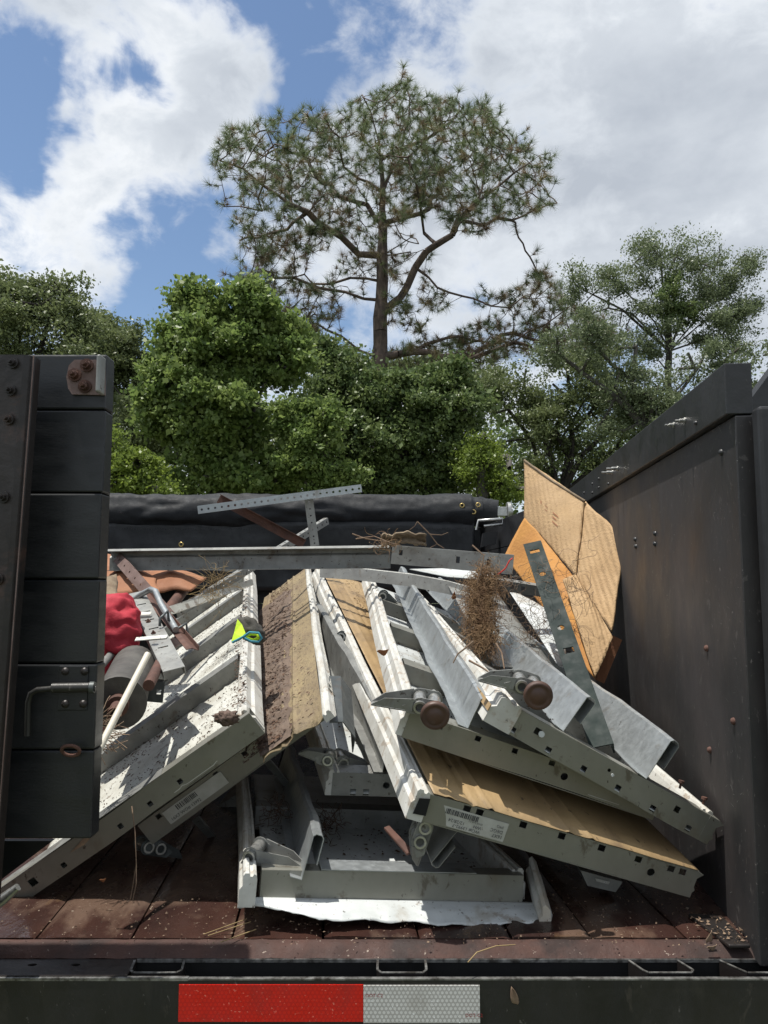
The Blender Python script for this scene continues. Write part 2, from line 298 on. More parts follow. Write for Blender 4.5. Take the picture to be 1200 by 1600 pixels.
def rootloc(o):
    l = Vector((0, 0, 0))
    while o is not None: l += o.location; o = o.parent
    return l
def obj(name, mb, mat, parent=None, label=None, solid=0, loc=None, bevel=0):
    """link one mesh object; vertices are given in world space"""
    base = rootloc(parent) if parent else Vector((0, 0, 0))
    l = Vector(loc) if loc is not None else (Vector((0, 0, 0)) if parent else sum((Vector(q) for q in mb.v), Vector()) / max(1, len(mb.v)))
    me = bpy.data.meshes.new(name); sub = base + l
    me.from_pydata([(a[0] - sub.x, a[1] - sub.y, a[2] - sub.z) for a in mb.v], [], mb.f)
    me.polygons.foreach_set('use_smooth', mb.s); me.materials.append(MATS[mat] if isinstance(mat, str) else mat); me.update()
    o = bpy.data.objects.new(name, me); COL.objects.link(o); o.location = l
    if parent: o.parent = parent
    if label: o['label'] = label
    if solid:
        md = o.modifiers.new('thickness', 'SOLIDIFY'); md.thickness = solid; md.offset = 0
    if bevel:
        md = o.modifiers.new('edge', 'BEVEL'); md.width = bevel; md.segments = 2; md.limit_method = 'ANGLE'
    return o
def thing(name, label, cat, loc, group=None):
    o = bpy.data.objects.new(name, None); COL.objects.link(o); o.location = loc; o.empty_display_size = .1
    o['label'] = label; o['category'] = cat
    if group: o['group'] = group
    return o
def tag(o, label, cat, group=None):
    o['label'] = label; o['category'] = cat
    if group: o['group'] = group
    return o
def struct(o): o['kind'] = 'structure'; return o
def stuff(o, label, cat): o['label'] = label; o['category'] = cat; o['kind'] = 'stuff'; return o
def fbm(p, s=1.0, o=4): return noise.fractal(Vector(p) * s, 1.0, 2.0, o)
GX, GY, GZ = V(1, 0, 0), V(0, 1, 0), V(0, 0, 1)

# ------------------------------------------------------------------ ground
GZ0 = -1.0
g = MB(); g.grid(60, 60, lambda a, b: (-150 + 300 * a, -60 + 300 * b, GZ0 + .12 * fbm((a * 20, b * 20, 0)))); struct(obj('ground', g, 'grass_ground', loc=(0, 0, GZ0)))

# ------------------------------------------------------------------ the dump trailer
T = thing('dump_trailer', 'black dump trailer bed with rusty plank floor, tall black sides and red-white bumper tape', 'trailer', (0, 1.4, 0))
SW = [(.594, 1.28), (.745, 3.1), (.61, 4.86)]           # inner face of the right side, near to far
LW = [(-1.49, 1.28), (-1.76, 4.86)]
# floor planks (run lengthwise)
fl = struct(obj('trailer_frame', MB().box((-1.5, 1.34, -.12), (.62, 4.86, -.045)), 'hole_black', T))
VPX = -.073
xs = [-1.49 + .0 ]
edges_px = [-420, -270, -120, 55, 205, 362, 505, 655, 800, 925, 1075, 1240]   # plank joints where they meet the sill
for i in range(len(edges_px) - 1):
    x0 = PF(edges_px[i], 1464, 0).x + .0018; x1 = PF(edges_px[i + 1], 1464, 0).x - .0018
    x0 = max(x0, -1.49); x1 = min(x1, .80)
    if x1 - x0 < .02: continue
    y0, y1 = 1.335 + random.uniform(-.002, .002), 4.84; b = MB(); dz = random.uniform(-.0015, .0015); n = 26
    def fn(a, q, x0=x0, x1=x1): 
        y = y0 + (y1 - y0) * q ** 1.6; x = x0 + (x1 - x0) * a + VPX * (y - y0); return (x, y, dz + .0022 * fbm((x * 9, y * 3, i)) - (.004 if a in (0, 1) else 0))
    b.grid(12, n, fn)
    b.add([(x0, y0, dz), (x1, y0, dz), (x1, y0, -.04), (x0, y0, -.04)], [(0, 3, 2, 1)])
    b.add([(x1, y0, dz - .004), (x1 + VPX * (y1 - y0), y1, dz - .004), (x1 + VPX * (y1 - y0), y1, -.04), (x1, y0, -.04)], [(0, 3, 2, 1)])
    b.add([(x0, y0, dz - .004), (x0 + VPX * (y1 - y0), y1, dz - .004), (x0 + VPX * (y1 - y0), y1, -.04), (x0, y0, -.04)], [(0, 1, 2, 3)])
    obj('floor_plank', b, 'floor_plank', T)
# sill strip with drain holes on the left
sy0, sy1 = 1.302, 1.331
b = MB(); b.grid(160, 8, lambda a, c: (-1.5 + 2.12 * a, 1.3005 + .0315 * c, -.0170 + .0155 * math.sin(c * 1.57) + .0012 * fbm((a * 60, c * 3, 1))))
obj('rear_sill', b, 'sill_rust', T)
obj('sill_face', MB().box((-1.5, 1.3015, -.20), (.62, 1.3035, -.022)), 'hole_black', T)  # coloured black so the gap behind the bumper looks deep in shade
bp = obj('rear_bumper', MB().box((-1.5, 1.243, -.30), (.95, 1.249, -.0215)), 'bumper_black', T, bevel=.0015)
obj('worn_edge', MB().box((-1.5, 1.2425, -.0235), (-.30, 1.2495, -.0195)), 'edge_worn', bp)
obj('worn_edge', MB().box((-.30, 1.2425, -.0225), (.95, 1.2495, -.0205)), 'edge_worn', bp)
obj('gap_shade', MB().box((-.33, 1.2495, -.10), (.95, 1.3015, -.085)), 'hole_black', bp)  # black slab standing in for the shade down in the bumper gap
xl = P(205, 1520, 1.27).x
obj('bumper_top_plate', MB().plate(1.5 + xl, .0545, [('c', 1.5 + P(50, 1505, 1.28).x, .034, .0078, .0045), ('c', 1.5 + P(118, 1505, 1.28).x, .034, .0078, .0045)], lambda a, c: V(-1.5 + a, 1.2475 + c, -.0195)), 'black_steel', bp, solid=.003)
obj('sill_edge', MB().box((xl, 1.2985, -.0225), (.60, 1.3035, -.0175)), 'edge_worn', bp)
def pocket(pa, pb, skew=0):
    xa = P(pa, 1508, 1.29).x; xb = P(pb, 1508, 1.29).x; b = MB(); h = .0032
    ya, yb = 1.2975, 1.258
    pts = [V(xa, ya, -.02), V(xa + skew, yb + .008, -.02), V(xa + .006 + skew, yb, -.02), V(xb - .006 + skew, yb, -.02), V(xb + skew, yb + .008, -.02), V(xb, ya, -.02)]
    for i in range(5):
        p, q = pts[i], pts[i + 1]; d = (q - p).normalized(); nn = V(-d.y, d.x, 0) * h * .5
        b.slab([p - nn, q - nn, q + nn, p + nn], (0, 0, -.07))
    obj('stake_pocket', b, 'black_steel', bp)
    b = MB()
    for i in range(5):
        p, q = pts[i] + V(0, 0, .001), pts[i + 1] + V(0, 0, .001); d = (q - p).normalized(); nn = V(-d.y, d.x, 0) * h * .56
        b.slab([p - nn, q - nn, q + nn, p + nn], (0, 0, .0012))
    obj('worn_rim', b, 'edge_worn', bp)
pocket(208, 286, .004); pocket(590, 665); pocket(985, 1062, .012); pocket(1128, 1230, .02)
# reflective tape with its small printed marks
def face_rect(px0, py0, px1, py1, y, th=.0012):
    a = P(px0, py0, y); c = P(px1, py1, y); return MB().box((a.x, y - th, c.z), (c.x, y, a.z))
obj('reflective_tape', face_rect(280, 1538, 567.5, 1596, 1.2425), 'tape_red', bp, 'red reflective tape section')
obj('reflective_tape', face_rect(568, 1539, 750, 1598, 1.2425), 'tape_white', bp, 'white reflective tape section')
def text(s, mat, parent, origin, xd, yd, size, off=.0004, ext=0.0):
    cu = bpy.data.curves.new('t', 'FONT'); cu.body = s; cu.size = size; cu.resolution_u = 2; to = bpy.data.objects.new('t', cu); COL.objects.link(to)
    bpy.context.view_layer.update(); me = bpy.data.meshes.new_from_object(to.evaluated_get(bpy.context.evaluated_depsgraph_get())); bpy.data.objects.remove(to)
    n = xd.cross(yd); mb = MB(); mb.add([Vector(origin) + xd * v.co.x + yd * v.co.y + n * off for v in me.vertices], [tuple(p.vertices) for p in me.polygons])
    return obj('printed_text', mb, mat, parent)
text('DOT-C2', 'red_ink', bp, P(571, 1558, 1.2411), GX, GZ, .0072); text('DOT-C2', 'red_ink', bp, P(727, 1589, 1.2411), GX, GZ, .0072)

# right side of the trailer
def wall_run(name, a, b, z0, z1, t, mat, proud=0.0, parent=T, bevel=.002, y_near=None):
    a = V(a[0], a[1], 0); b = V(b[0], b[1], 0); d = (b - a).normalized(); n = V(d.y, -d.x, 0)      # outward (to +x)
    p0, p1 = a - n * proud, b - n * proud
    return obj(name, MB().slab([p0 + GZ * z0, p1 + GZ * z0, p1 + GZ * z1, p0 + GZ * z1], n * t), mat, parent, bevel=bevel)
ws = wall_run('side_wall', SW[0], SW[1], -.02, .866, .03, 'wall_sheet')
wb = wall_run('top_board', SW[0], SW[1], .868, .957, .045, 'wall_board', .014, ws)
for i in range(6):
    wall_run('side_plank', SW[1], SW[2], .0 + .16 * i, .157 + .16 * i, .04, 'wall_board')
wd = (V(SW[1][0], SW[1][1], 0) - V(SW[0][0], SW[0][1], 0)).normalized(); wn = V(wd.y, -wd.x, 0)
def wall_at(px, py, proud=0):
    o = V(0, 0, CH); r = P(px, py, 1) - o; a = V(SW[0][0], SW[0][1], 0) - wn * proud
    t = (a - o).dot(wn) / r.dot(wn); return o + r * t
def bolt(parent, p, n, r=.006, l=.012, mat='black_steel', name='bolt'):
    n = Vector(n).normalized(); b = MB(); b.tube([p, p + n * .0025], r * 1.5, 12); b.tube([p + n * .0025, p + n * (.0025 + l * .5)], r, 6); b.tube([p + n * (.002 + l * .5), p + n * (.0025 + l)], r * .5, 8)
    return obj(name, b, mat, parent)
for px, py in [(1053, 664), (1070, 657)]: bolt(wb, wall_at(px, py, .014), -wn, .0042, .016, 'zinc')
for px, py in [(957, 738), (965, 732)]: bolt(wb, wall_at(px, py, .014), -wn, .005, .028, 'zinc')
for px, py in [(1088, 661), (926, 756), (936, 748), (913, 770), (951, 756), (926, 770), (936, 762)]:
    p = wall_at(px, py, .014); obj('bolt_head', MB().tube([p, p - wn * .003, p - wn * .0045], [.0045, .004, .0012], 10), 'wall_board', wb)
for px, py in [(993, 843), (994, 854), (1024, 834), (1024, 850), (1105, 1013), (1147, 1127), (1110, 1172), (1128, 707)]:
    p = wall_at(px, py); obj('bolt_head', MB().tube([p, p - wn * .004, p - wn * .006], [.0065, .0055, .002], 10), 'rust' if py > 1000 else 'wall_board', ws)
sc_ = MB()
for k in range(260):
    py = random.uniform(640, 1430); px = random.uniform(985, 1160); p = wall_at(px, py, .0006); an = random.gauss(math.pi / 2, .9) if k % 3 else random.uniform(0, math.pi); ln = random.uniform(.002, .022) * (1 if k % 9 else 2.2); wdt = random.uniform(.00025, .0006)
    d = wd * math.cos(an) + GZ * math.sin(an); e_ = wd * -math.sin(an) + GZ * math.cos(an)
    sc_.add([p, p + d * ln * .5 + e_ * wdt, p + d * ln, p + d * ln * .5 - e_ * wdt], [(0, 1, 2, 3)])
o = obj('scratches', sc_, 'galv_dull', ws); o['kind'] = 'stuff'
# rear corner post and board outside it
b = MB(); b.box((.612, 1.235, -.02), (.70, 1.262, .872)); obj('corner_post', b, 'wall_board', T, bevel=.006)
b = MB(); b.slab([P(1150, 655, 1.5), P(1150, 900, 1.5), P(1300, 900, 1.5), P(1300, 452, 1.5)], (0, .04, 0)); obj('outer_board', b, 'wall_board', T)
b = MB(); b.slab([V(.555, 1.30, -.002), V(.59, 1.30, -.002), V(.592, 1.42, -.002), V(.535, 1.42, -.002)], (0, 0, .006)); obj('corner_plate', b, 'black_steel', T, bevel=.002)
# left side
for i in range(6): wall_run('side_plank', (LW[0][0] - .04, LW[0][1]), (LW[1][0] - .04, LW[1][1]), .0 + .16 * i, .157 + .16 * i, .04, 'wall_board')
# front wall planks
for i in range(6): obj('front_plank', MB().box((-1.76, 4.86, .16 * i), (.66, 4.90, .157 + .16 * i)), 'wall_board', T, bevel=.002)
# rolled tarp on the front wall
rc = P(460, 800, 4.8); rr = .112
xa, xb = -1.77, P(752, 800, 4.8).x
def rollfn(a, q):
    x = xa + (xb - xa) * a; th = q * 2 * math.pi; w = fbm((x * 2.2, math.cos(th) * 1.2, math.sin(th) * 1.2)); w2 = fbm((x * 6 + th * 1.5, math.cos(th) * 2, math.sin(th) * 2))
    fold = .010 * math.sin(x * 9 + 3 * math.sin(th) + 4 * w) * (1 if x < -.2 else .35)
    r = rr + .009 * w + .006 * w2 + fold * .7 - (.02 if x > xb - .06 else 0)
    return (x, 4.8 + r * math.cos(th), rc.z + r * math.sin(th) * .98)
tr = obj('tarp_roll', MB().grid(220, 40, rollfn), 'tarp', T)
x2 = P(778, 800, 4.8).x
obj('tarp_tail', MB().grid(30, 24, lambda a, q: (xb - .02 + (x2 - xb + .02) * a + .01 * math.sin(q * 9), 4.8 + (.075 - .02 * a) * math.cos(q * 2 * math.pi), rc.z + .0 - .01 * a + (.095 - .012 * a + .006 * fbm((a * 4, q * 5, 0))) * math.sin(q * 2 * math.pi))), 'tarp', tr)
def ring(p, parent, r=.012, mat='brass', yd=V(0, -1, 0)):
    u = yd.orthogonal().normalized(); w = yd.cross(u)
    obj('grommet', MB().tube([p + (u * math.cos(a) + w * math.sin(a)) * r for a in [i * math.pi / 6 for i in range(13)]], .005, 6), mat, parent)
for px, py in [(740, 800), (747, 789), (722, 790)]: ring(P(px, py, 4.80 - .105), tr)
e = P(792, 800, 4.8)
obj('roll_axle', MB().box((x2 - .03, 4.77, e.z - .028), (e.x + .0, 4.83, e.z + .03)), 'zinc', tr, bevel=.003)
hub = MB(); hub.tube([e, e + GX * .02], .062, 16); hub.tube([e + GX * .02, e + GX * .035], .03, 12)
for i in range(8): a = i * math.pi / 4; hub.box((e.x + .018, 4.8 + .045 * math.cos(a) - .007, e.z + .045 * math.sin(a) - .007), (e.x + .03, 4.8 + .045 * math.cos(a) + .007, e.z + .045 * math.sin(a) + .007))
obj('crank_gear', hub, 'zinc', tr)
obj('roll_bracket', MB().box((e.x - .005, 4.78, .95), (e.x + .012, 4.84, e.z)), 'black_steel', tr)
# hanging mesh tarp below the roll
def hang(a, q):
    x = -1.72 + (P(742, 800, 4.7).x + 1.72) * a; z = .98 - .42 * q
    return (x, 4.72 + .018 * fbm((x * 2.5, z * 4, 1)) + .02 * fbm((x * 7, z * 3, 5)) * q + .02 * math.sin(x * 3 + z * 5), z)
hc = obj('hanging_tarp', MB().grid(120, 14, hang), 'tarp_mesh', T, solid=.004)
sm = MB()
for i in range(150):
    x = -1.6 + i * .0155
    if x < .5: sm.box((x, 4.685, .933 + .004 * math.sin(i)), (x + .008, 4.69, .938 + .004 * math.sin(i)))
so_ = obj('seam_stitching', sm, 'tarp', hc); so_['kind'] = 'stuff'
ring(P(283, 851, 4.66), hc, .012)
# small hook on the far right side
hk = P(762, 828, 4.1); obj('tie_hook', MB().tube([hk + V(-.06, 0, .0), hk + V(-.05, 0, .05), hk + V(.08, 0, .06), hk + V(.08, 0, .03), hk + V(-.02, 0, .02)], .008, 8), 'zinc', T)
obj('hook_block', MB().slab([P(752, 855, 4.3), P(775, 850, 4.3), P(778, 830, 4.3), P(755, 833, 4.3)], (0, .05, 0)), 'wall_board', T)

# left barn door (seven horizontal boards)
dv = [553, 640, 770, 905, 1037, 1172, 1312]; DX0, DX1 = -1.0, -.457
door = obj('swing_door', MB().box((DX0, 1.279, .19), (DX1 - .004, 1.284, .955)), 'black_steel', T)
for i in range(6):
    z1 = P(0, dv[i], 1.24).z - .0008; z0 = P(0, dv[i + 1], 1.24).z + .0008; jx = random.uniform(-.002, .002)
    obj('door_board', MB().box((DX0, 1.24 + .001 * (i % 2), z0), (DX1 + jx, 1.278, z1)), 'door_board', door, bevel=.003)
obj('lower_board', MB().slab([P(-200, 1314, 1.30), P(82, 1314, 1.30), P(5, 1372, 1.30), P(-200, 1500, 1.30)], (0, .012, 0)), 'door_board', door)
# corner post of angle steel with bolts
ps = MB(); n = 24
pA_, pB_ = P(49, 554, 1.15), P(2, 1170, 1.15)
def postx(z): return pA_.x + (pB_.x - pA_.x) * (pA_.z - z) / (pA_.z - pB_.z)
prof = [(-.30, 0), (-.012, 0), (-.004, .003), (.001, .012), (.001, .03)]
for i in range(n):
    za, zb = -.02 + (pA_.z + .02) * i / n, -.02 + (pA_.z + .02) * (i + 1) / n
    ps.strip(prof, V(postx(za), 1.15, za), V(postx(zb), 1.15, zb), GX, GY, .005)
post = obj('corner_post', ps, 'black_steel', T)
ed = MB()
ed.tube([V(postx(z) + .001, 1.15 + .006, z) for z in [i * (pA_.z + .02) / 12 - .02 for i in range(13)]], .0010, 6); obj('worn_edge', ed, 'rust_pink', post)
for px, py in [(20, 567), (16, 610), (13, 655), (5, 777), (-4, 905)]: bolt(post, P(px, py, 1.148), (0, -1, 0), .0060, .012, 'black_steel')
# hinge bracket on the top board
hb = MB(); c = P(125, 591, 1.238); 
o_ = [P(px, py, 1.2385) for px, py in [(165, 563), (118, 563), (109, 572), (105, 590), (108, 608), (114, 617), (165, 618)]]
hb.add(o_ + [p - GY * .004 for p in o_], [tuple(range(7, 14))] + [(i, (i + 1) % 7, 7 + (i + 1) % 7, 7 + i) for i in range(7)])
brk = obj('hinge_bracket', hb, 'rust_pink', door)
obj('bracket_flange', MB().box((P(159, 560, 1.235).x, 1.21, P(0, 618, 1.235).z), (P(166, 560, 1.235).x, 1.236, P(0, 560, 1.235).z)), 'galv_dull', brk, bevel=.003)
for px, py in [(136, 571), (117, 586), (133, 604)]: bolt(brk, P(px, py, 1.234), (0, -1, 0), .0075, .016, 'rust')
# latch: plate, L rod, screws, eye
lt = obj('latch_plate', MB().box((P(93, 1040, 1.24).x, 1.2375, P(0, 1110, 1.24).z), (P(139, 1040, 1.24).x, 1.2405, P(0, 1040, 1.24).z)), 'door_board', door, bevel=.002)
obj('latch_rod', MB().tube([P(150, 1076, 1.22), P(120, 1074, 1.22), P(92, 1075, 1.22), P(58, 1078, 1.22), P(48, 1084, 1.22), P(44, 1098, 1.22), P(43, 1150, 1.22)], .0046, 10), 'bumper_black', lt)
obj('latch_barrel', MB().tube([P(140, 1074, 1.22), P(82, 1075, 1.22)], .0078, 12), 'bumper_black', lt)
obj('latch_nut', MB().tube([P(141, 1074, 1.22), P(148, 1074, 1.22)], .0095, 6), 'dark_galv', lt)
for px, py in [(102, 1049), (132, 1049), (102, 1100), (130, 1100)]:
    p = P(px, py, 1.2375); q = obj('screw', MB().tube([p, p - GY * .003, p - GY * .0042], [.0065, .0055, .002], 12), 'black_steel', lt)
    obj('screw_slot', MB().box((p.x - .004, p.y - .0046, p.z - .0008), (p.x + .004, p.y - .0040, p.z + .0008)).box((p.x - .0008, p.y - .0046, p.z - .004), (p.x + .0008, p.y - .0040, p.z + .004)), 'zinc', q) if False else None
p = P(112, 1172, 1.232); obj('tie_eye', MB().tube([p + V(.014 * math.cos(a), -.004 - .006 * math.sin(a), .009 * math.sin(a)) for a in [i * math.pi / 7 for i in range(15)]], .0028, 8), 'rust', door)

# ------------------------------------------------------------------ garage door panels
class Frame:
    def __init__(s, O, X, Y):
        s.O = Vector(O); s.X = Vector(X).normalized(); s.Y = Vector(Y).normalized(); s.W = Vector(X).length; s.L = Vector(Y).length
        s.N = s.X.cross(s.Y).normalized()
        if s.N.z < 0: s.N = -s.N
    def __call__(s, u, v, w): return s.O + s.X * u + s.Y * v + s.N * w
TH = .048
def cap_steel(fr, u0, u1, holes, parent, notch=True, mat='cap_steel', name='end_cap', lip=.036, w0=0.0, label=None):
    """C shaped end stile: face with real holes, top and bottom lips"""
    b = MB(); A = u1 - u0
    b.plate(A, TH, holes, lambda a, c: fr(u0 + a, 0, w0 + c), True)
    b.plate(A, lip, [], lambda a, c: fr(u0 + a, c, w0 + TH)); b.plate(A, lip, [], lambda a, c: fr(u0 + a, c, w0)); b.plate(A, TH, [], lambda a, c: fr(u0 + a, lip, w0 + c))
    for i, q in enumerate(b.v):
        p = Vector(q) * 7; b.v[i] = tuple(Vector(q) + (fr.Y * noise.noise(p) + fr.N * noise.noise(p + V(4, 4, 4))) * .0028)
    return obj(name, b, mat, parent, solid=.0016, label=label)
RAILP = [(0, 0), (0, .028), (.006, .034), (.006, .050), (.010, .054), (.018, .054), (.021, .049), (.026, .049), (.029, .053), (.034, .051), (.036, .044), (.036, 0)]
def rail(fr, u0, L, parent, flip=False, v0=0.0, mat='rail_white', sag=0, k_=.78, wmin=0.0):
    pr = [((.036 - a * k_) if flip else a * k_, w) for a, w in RAILP]
    pr = [(a, max(w, wmin)) for a, w in pr]
    if flip: pr = pr[::-1]
    b = MB(); n = 14
    vs = []; k = len(pr)
    for i in range(n + 1):
        v = v0 + (L - v0) * i / n; wob = .0015 * math.sin(v * 7 + u0 * 30)
        vs += [fr(u0 + a + wob, v, w + sag * math.sin(math.pi * i / n)) for a, w in pr]
    b.add(vs, [(i * k + j, i * k + (j + 1) % k, (i + 1) * k + (j + 1) % k, (i + 1) * k + j) for i in range(n) for j in range(k)])
    b.add(vs[:k], [tuple(range(k))]); b.add(vs[-k:], [tuple(range(k - 1, -1, -1))])
    return obj('edge_rail', b, mat, parent)
def holes_for(W, big=(.30, .72), step=.078, off=.03):
    h = []; a = off; 
    while a < W - .012:
        if all(abs(a - q) > .014 for q in big): h.append(('r', a, .039, .0055, .0048))
        a += step
    for q in big: h.append(('c', q, .022, .0075, .0075))
    return h
STR = [(-.020, 0), (0, 0), (0, .074), (.004, .078), (.013, .078), (.017, .074), (.017, .030)]
def strut(fr, u, v0, v1, parent, w0=TH + .002, lean=0.0, h=1.0, du=0.0, mat='galvanized', flip=1, name='strut', skew=0.0):
    xd = (fr.X * math.cos(lean) - fr.N * math.sin(lean)) * flip; yd = fr.N * math.cos(lean) + fr.X * math.sin(lean)
    b = MB(); b.strip([(a, c * h) for a, c in STR], fr(u, v0, w0), fr(u + du, v1, w0), xd, yd, .0015, 36, .0045)
    return obj(name, b, mat, parent)
def skin(fr, u0, u1, v0, v1, w, parent, mat, ridges=(), nu=40, nv=24, name='face_sheet', edge=None, wob=.0012, solid=.0012, u0b=None):
    def fn(a, q):
        ua = u0 if u0b is None else u0 + (u0b - u0) * min(1, q * 2.2); u = ua + (u1 - ua) * a; v = v0 + (v1 - v0) * q
        z = w + wob * fbm((u * 6, v * 3, w * 50))
        for rc_, rw, rh in ridges:
            d = abs(u - rc_) / rw
            if d < 1: z += rh * (1 - d)
        if edge: v, z = edge(u, v, q, z)
        return fr(u, v, z)
    return obj(name, MB().grid(nu, nv, fn), mat, parent, solid=solid)
def stile(fr, v, u0, u1, parent, mat='galv_dull', wd=.052, label=None):
    b = MB(); b.strip([(-.016, .002), (0, .002), (0, TH - .001), (wd, TH - .001), (wd, .002), (wd + .016, .002)], fr(u0, v, 0), fr(u1, v, 0), fr.Y, fr.N, .0014)
    return obj('stile', b, mat, parent, label=label)
def hinge(parent, c, xd, yd, roller=False, s=1.0, leafdir=1, mat='galvanized', leaf=.072, second=True):
    """two barrels along yd (seen end on), ears, tapered slotted leaf along xd"""
    xd = Vector(xd).normalized(); yd = (Vector(yd) - xd * Vector(yd).dot(xd)).normalized(); zd = xd.cross(yd); 
    if zd.z < 0: zd = -zd
    c = Vector(c); q = lambda a, b_, d: c + (xd * a + yd * b_ + zd * d) * s
    mb = MB()
    # leaf
    n0, n1 = .024, .007
    hl = [('r', .030, .25, .009, .05), ('r', .055, .75, .008, .05), ('c', .078, .5, .003, .16)]
    mb.plate(leaf, 1.0, [h for h in hl if h[1] + h[3] < leaf], lambda a, t: q(.012 + a, .024 + (t - .5) * 2 * (n0 + (n1 - n0) * a / leaf), -.010 - .10 * a - .004 * abs(t - .5)))
    for sg in (-1, 1):
        mb.add([q(.012, .024 + sg * n0, -.010), q(.012 + leaf, .024 + sg * n1, -.010 - .1 * leaf), q(.012 + leaf * .7, .024 + sg * (n0 + (n1 - n0) * .7), .0), q(.012, .024 + sg * n0, .012)], [(0, 1, 2, 3)])
    # ears
    for yy in (.002, .046):
        o = []
        for i in range(16):
            a = 2 * math.pi * i / 16; cx = 0 if math.cos(a) > 0 else (-.026 if second else 0)
            o.append(q(cx + .0155 * math.cos(a), yy, .0155 * math.sin(a)))
        mb.add(o, [tuple(range(16))])
        mb.add([q(0, yy, .014), q(.03, yy, -.004), q(.02, yy, -.016), q(-.02, yy, -.015)], [(0, 1, 2, 3)])
    h = obj('hinge', mb, 'galv_dull' if mat == 'galvanized' else mat, parent, solid=.0018)
    for cx in ((0, -.026) if second else (0,)):
        obj('barrel', MB().tube([q(cx, -.006, 0), q(cx, .054, 0)], .0115 * s, 14, inner=.0078 * s), 'zinc', h)
    if roller:
        obj('roller_shaft', MB().tube([q(-.026 if second else 0, -.020, 0), q(-.026 if second else 0, .075, 0)], .0058 * s, 10), 'galv_dull', h)
        rx = -.026 if second else 0
        prof = [(0.0, .0), (.011, .0), (.0135, .003), (.018, .003), (.0215, .0005), (.0245, .004), (.0252, .009), (.0235, .0145), (.012, .0155), (0, .0155)]
        w = MB(); nn = 28; vs = []
        for (r, d) in prof:
            for j in range(nn): a = 2 * math.pi * j / nn; vs.append(q(rx + r * math.cos(a), -.034 + d, r * math.sin(a)))
        w.add(vs, [(i * nn + j, i * nn + (j + 1) % nn, (i + 1) * nn + (j + 1) % nn, (i + 1) * nn + j) for i in range(len(prof) - 1) for j in range(nn)], True)
        obj('roller', w, 'roller_brown', h)
    return h
def litter_on(fr, n, u0, u1, v0, v1, w, size=(.003, .010), dens=None):
    b = MB(); vs = []; fs = []
    for _ in range(n):
        u = random.uniform(u0, u1); v = v0 + (v1 - v0) * random.random() ** 1.3
        if dens and random.random() > dens(u, v): continue
        a = random.uniform(0, math.pi); l = random.uniform(*size); wd = l * random.uniform(.15, .6); z = w + random.uniform(.0008, .004)
        d = (math.cos(a), math.sin(a)); e_ = (-d[1], d[0])
        k = len(vs)
        vs += [fr(u + d[0] * l, v + d[1] * l, z), fr(u + e_[0] * wd, v + e_[1] * wd, z + random.uniform(0, .003)), fr(u - d[0] * l, v - d[1] * l, z), fr(u - e_[0] * wd, v - e_[1] * wd, z)]
        fs.append((k, k + 1, k + 2, k + 3))
    b.add(vs, fs); return b

GRP = 'old garage door panels heaped in the trailer'
def mkframe(OL, OR, F, yl, yr, yf, shift=-TH):
    """frame from the top front corners (left, right) and the far end of one rail"""
    a, b, c = P(*OL, yl), P(*OR, yr), P(*F, yf)
    return a, b, c
def frame_from(OL, yl, OR, yr, F, yf, from_right=False, wtop=TH):
    a, b, c = P(*OL, yl), P(*OR, yr), P(*F, yf)
    Y = c - (b if from_right else a); X = b - a
    N = X.cross(Y).normalized()
    if N.z < 0: N = -N
    return Frame(a - N * wtop, X, Y)

# E: bottom panel, lying on the floor
E_ = frame_from((393, 1358), 1.38, (822, 1368), 1.46, (383, 1208), 2.12); EL = .95
pe = thing('garage_door_panel', 'white inside-up garage door panel at the bottom of the heap, its torn lower sheet hanging over the floor', 'door panel', E_(E_.W / 2, 0, 0), GRP)
skin(E_, .03, E_.W - .01, 0.0, EL, .004, pe, 'white_clean', [(.12, .004, .002), (.3, .004, .002)])
cap_steel(E_, .018, E_.W - .005, [], pe)
rail(E_, -.018, EL, pe, v0=-.04); rail(E_, E_.W - .03, EL, pe, flip=True, v0=.02)
rr_ = MB()
rr_.sweep([(0, 0), (0, .016), (.006, .022), (.006, .036), (.012, .04), (.02, .03), (.02, .014), (.028, .006), (.028, 0)], P(843, 1452, 1.395), P(822, 1372, 1.52), GX, GZ)
obj('edge_rail', rr_, 'rail_white', pe, label='bent rail end at the right corner')
def lipfn(a, q):
    u = -.018 + (E_.W + .055) * a; x = a * E_.W
    fwd = (.046 + .010 * fbm((a * 4, 3, 1)) + .005 * fbm((a * 23, 3, 1)) + .002 * fbm((a * 90, 3, 1)) + .020 * a) * min(1, .12 + a * 4.2)
    v = -fwd * q
    w = .002 - .004 * q - .012 * q * q * (1 + .6 * fbm((a * 5, 8, 1))) + .03 * max(0, a * 4 * (1 - a * 4)) * q + .004 * fbm((a * 14, q * 3, 2)) * q
    return E_(u, v, w)
obj('torn_sheet', MB().grid(90, 12, lipfn), 'white_clean', pe, solid=.0014)
obj('top_flange', MB().slab([E_(.12, -.004, TH + .002), E_(.40, -.004, TH + .002), E_(.395, .05, TH + .002), E_(.12, .05, TH + .002)], E_.N * .0015), 'galvanized', pe)
stile(E_, .42, .02, E_.W - .03, pe)
strut(E_, .086, -.015, .85, pe, h=1.0, lean=.22, du=.012, w0=TH - .012)
hinge(pe, P(391, 1338, 1.42) , P(460, 1345, 1.40) - P(391, 1338, 1.42), P(379, 1308, 1.50) - P(391, 1338, 1.42), second=False, mat='galvanized', leaf=.08)

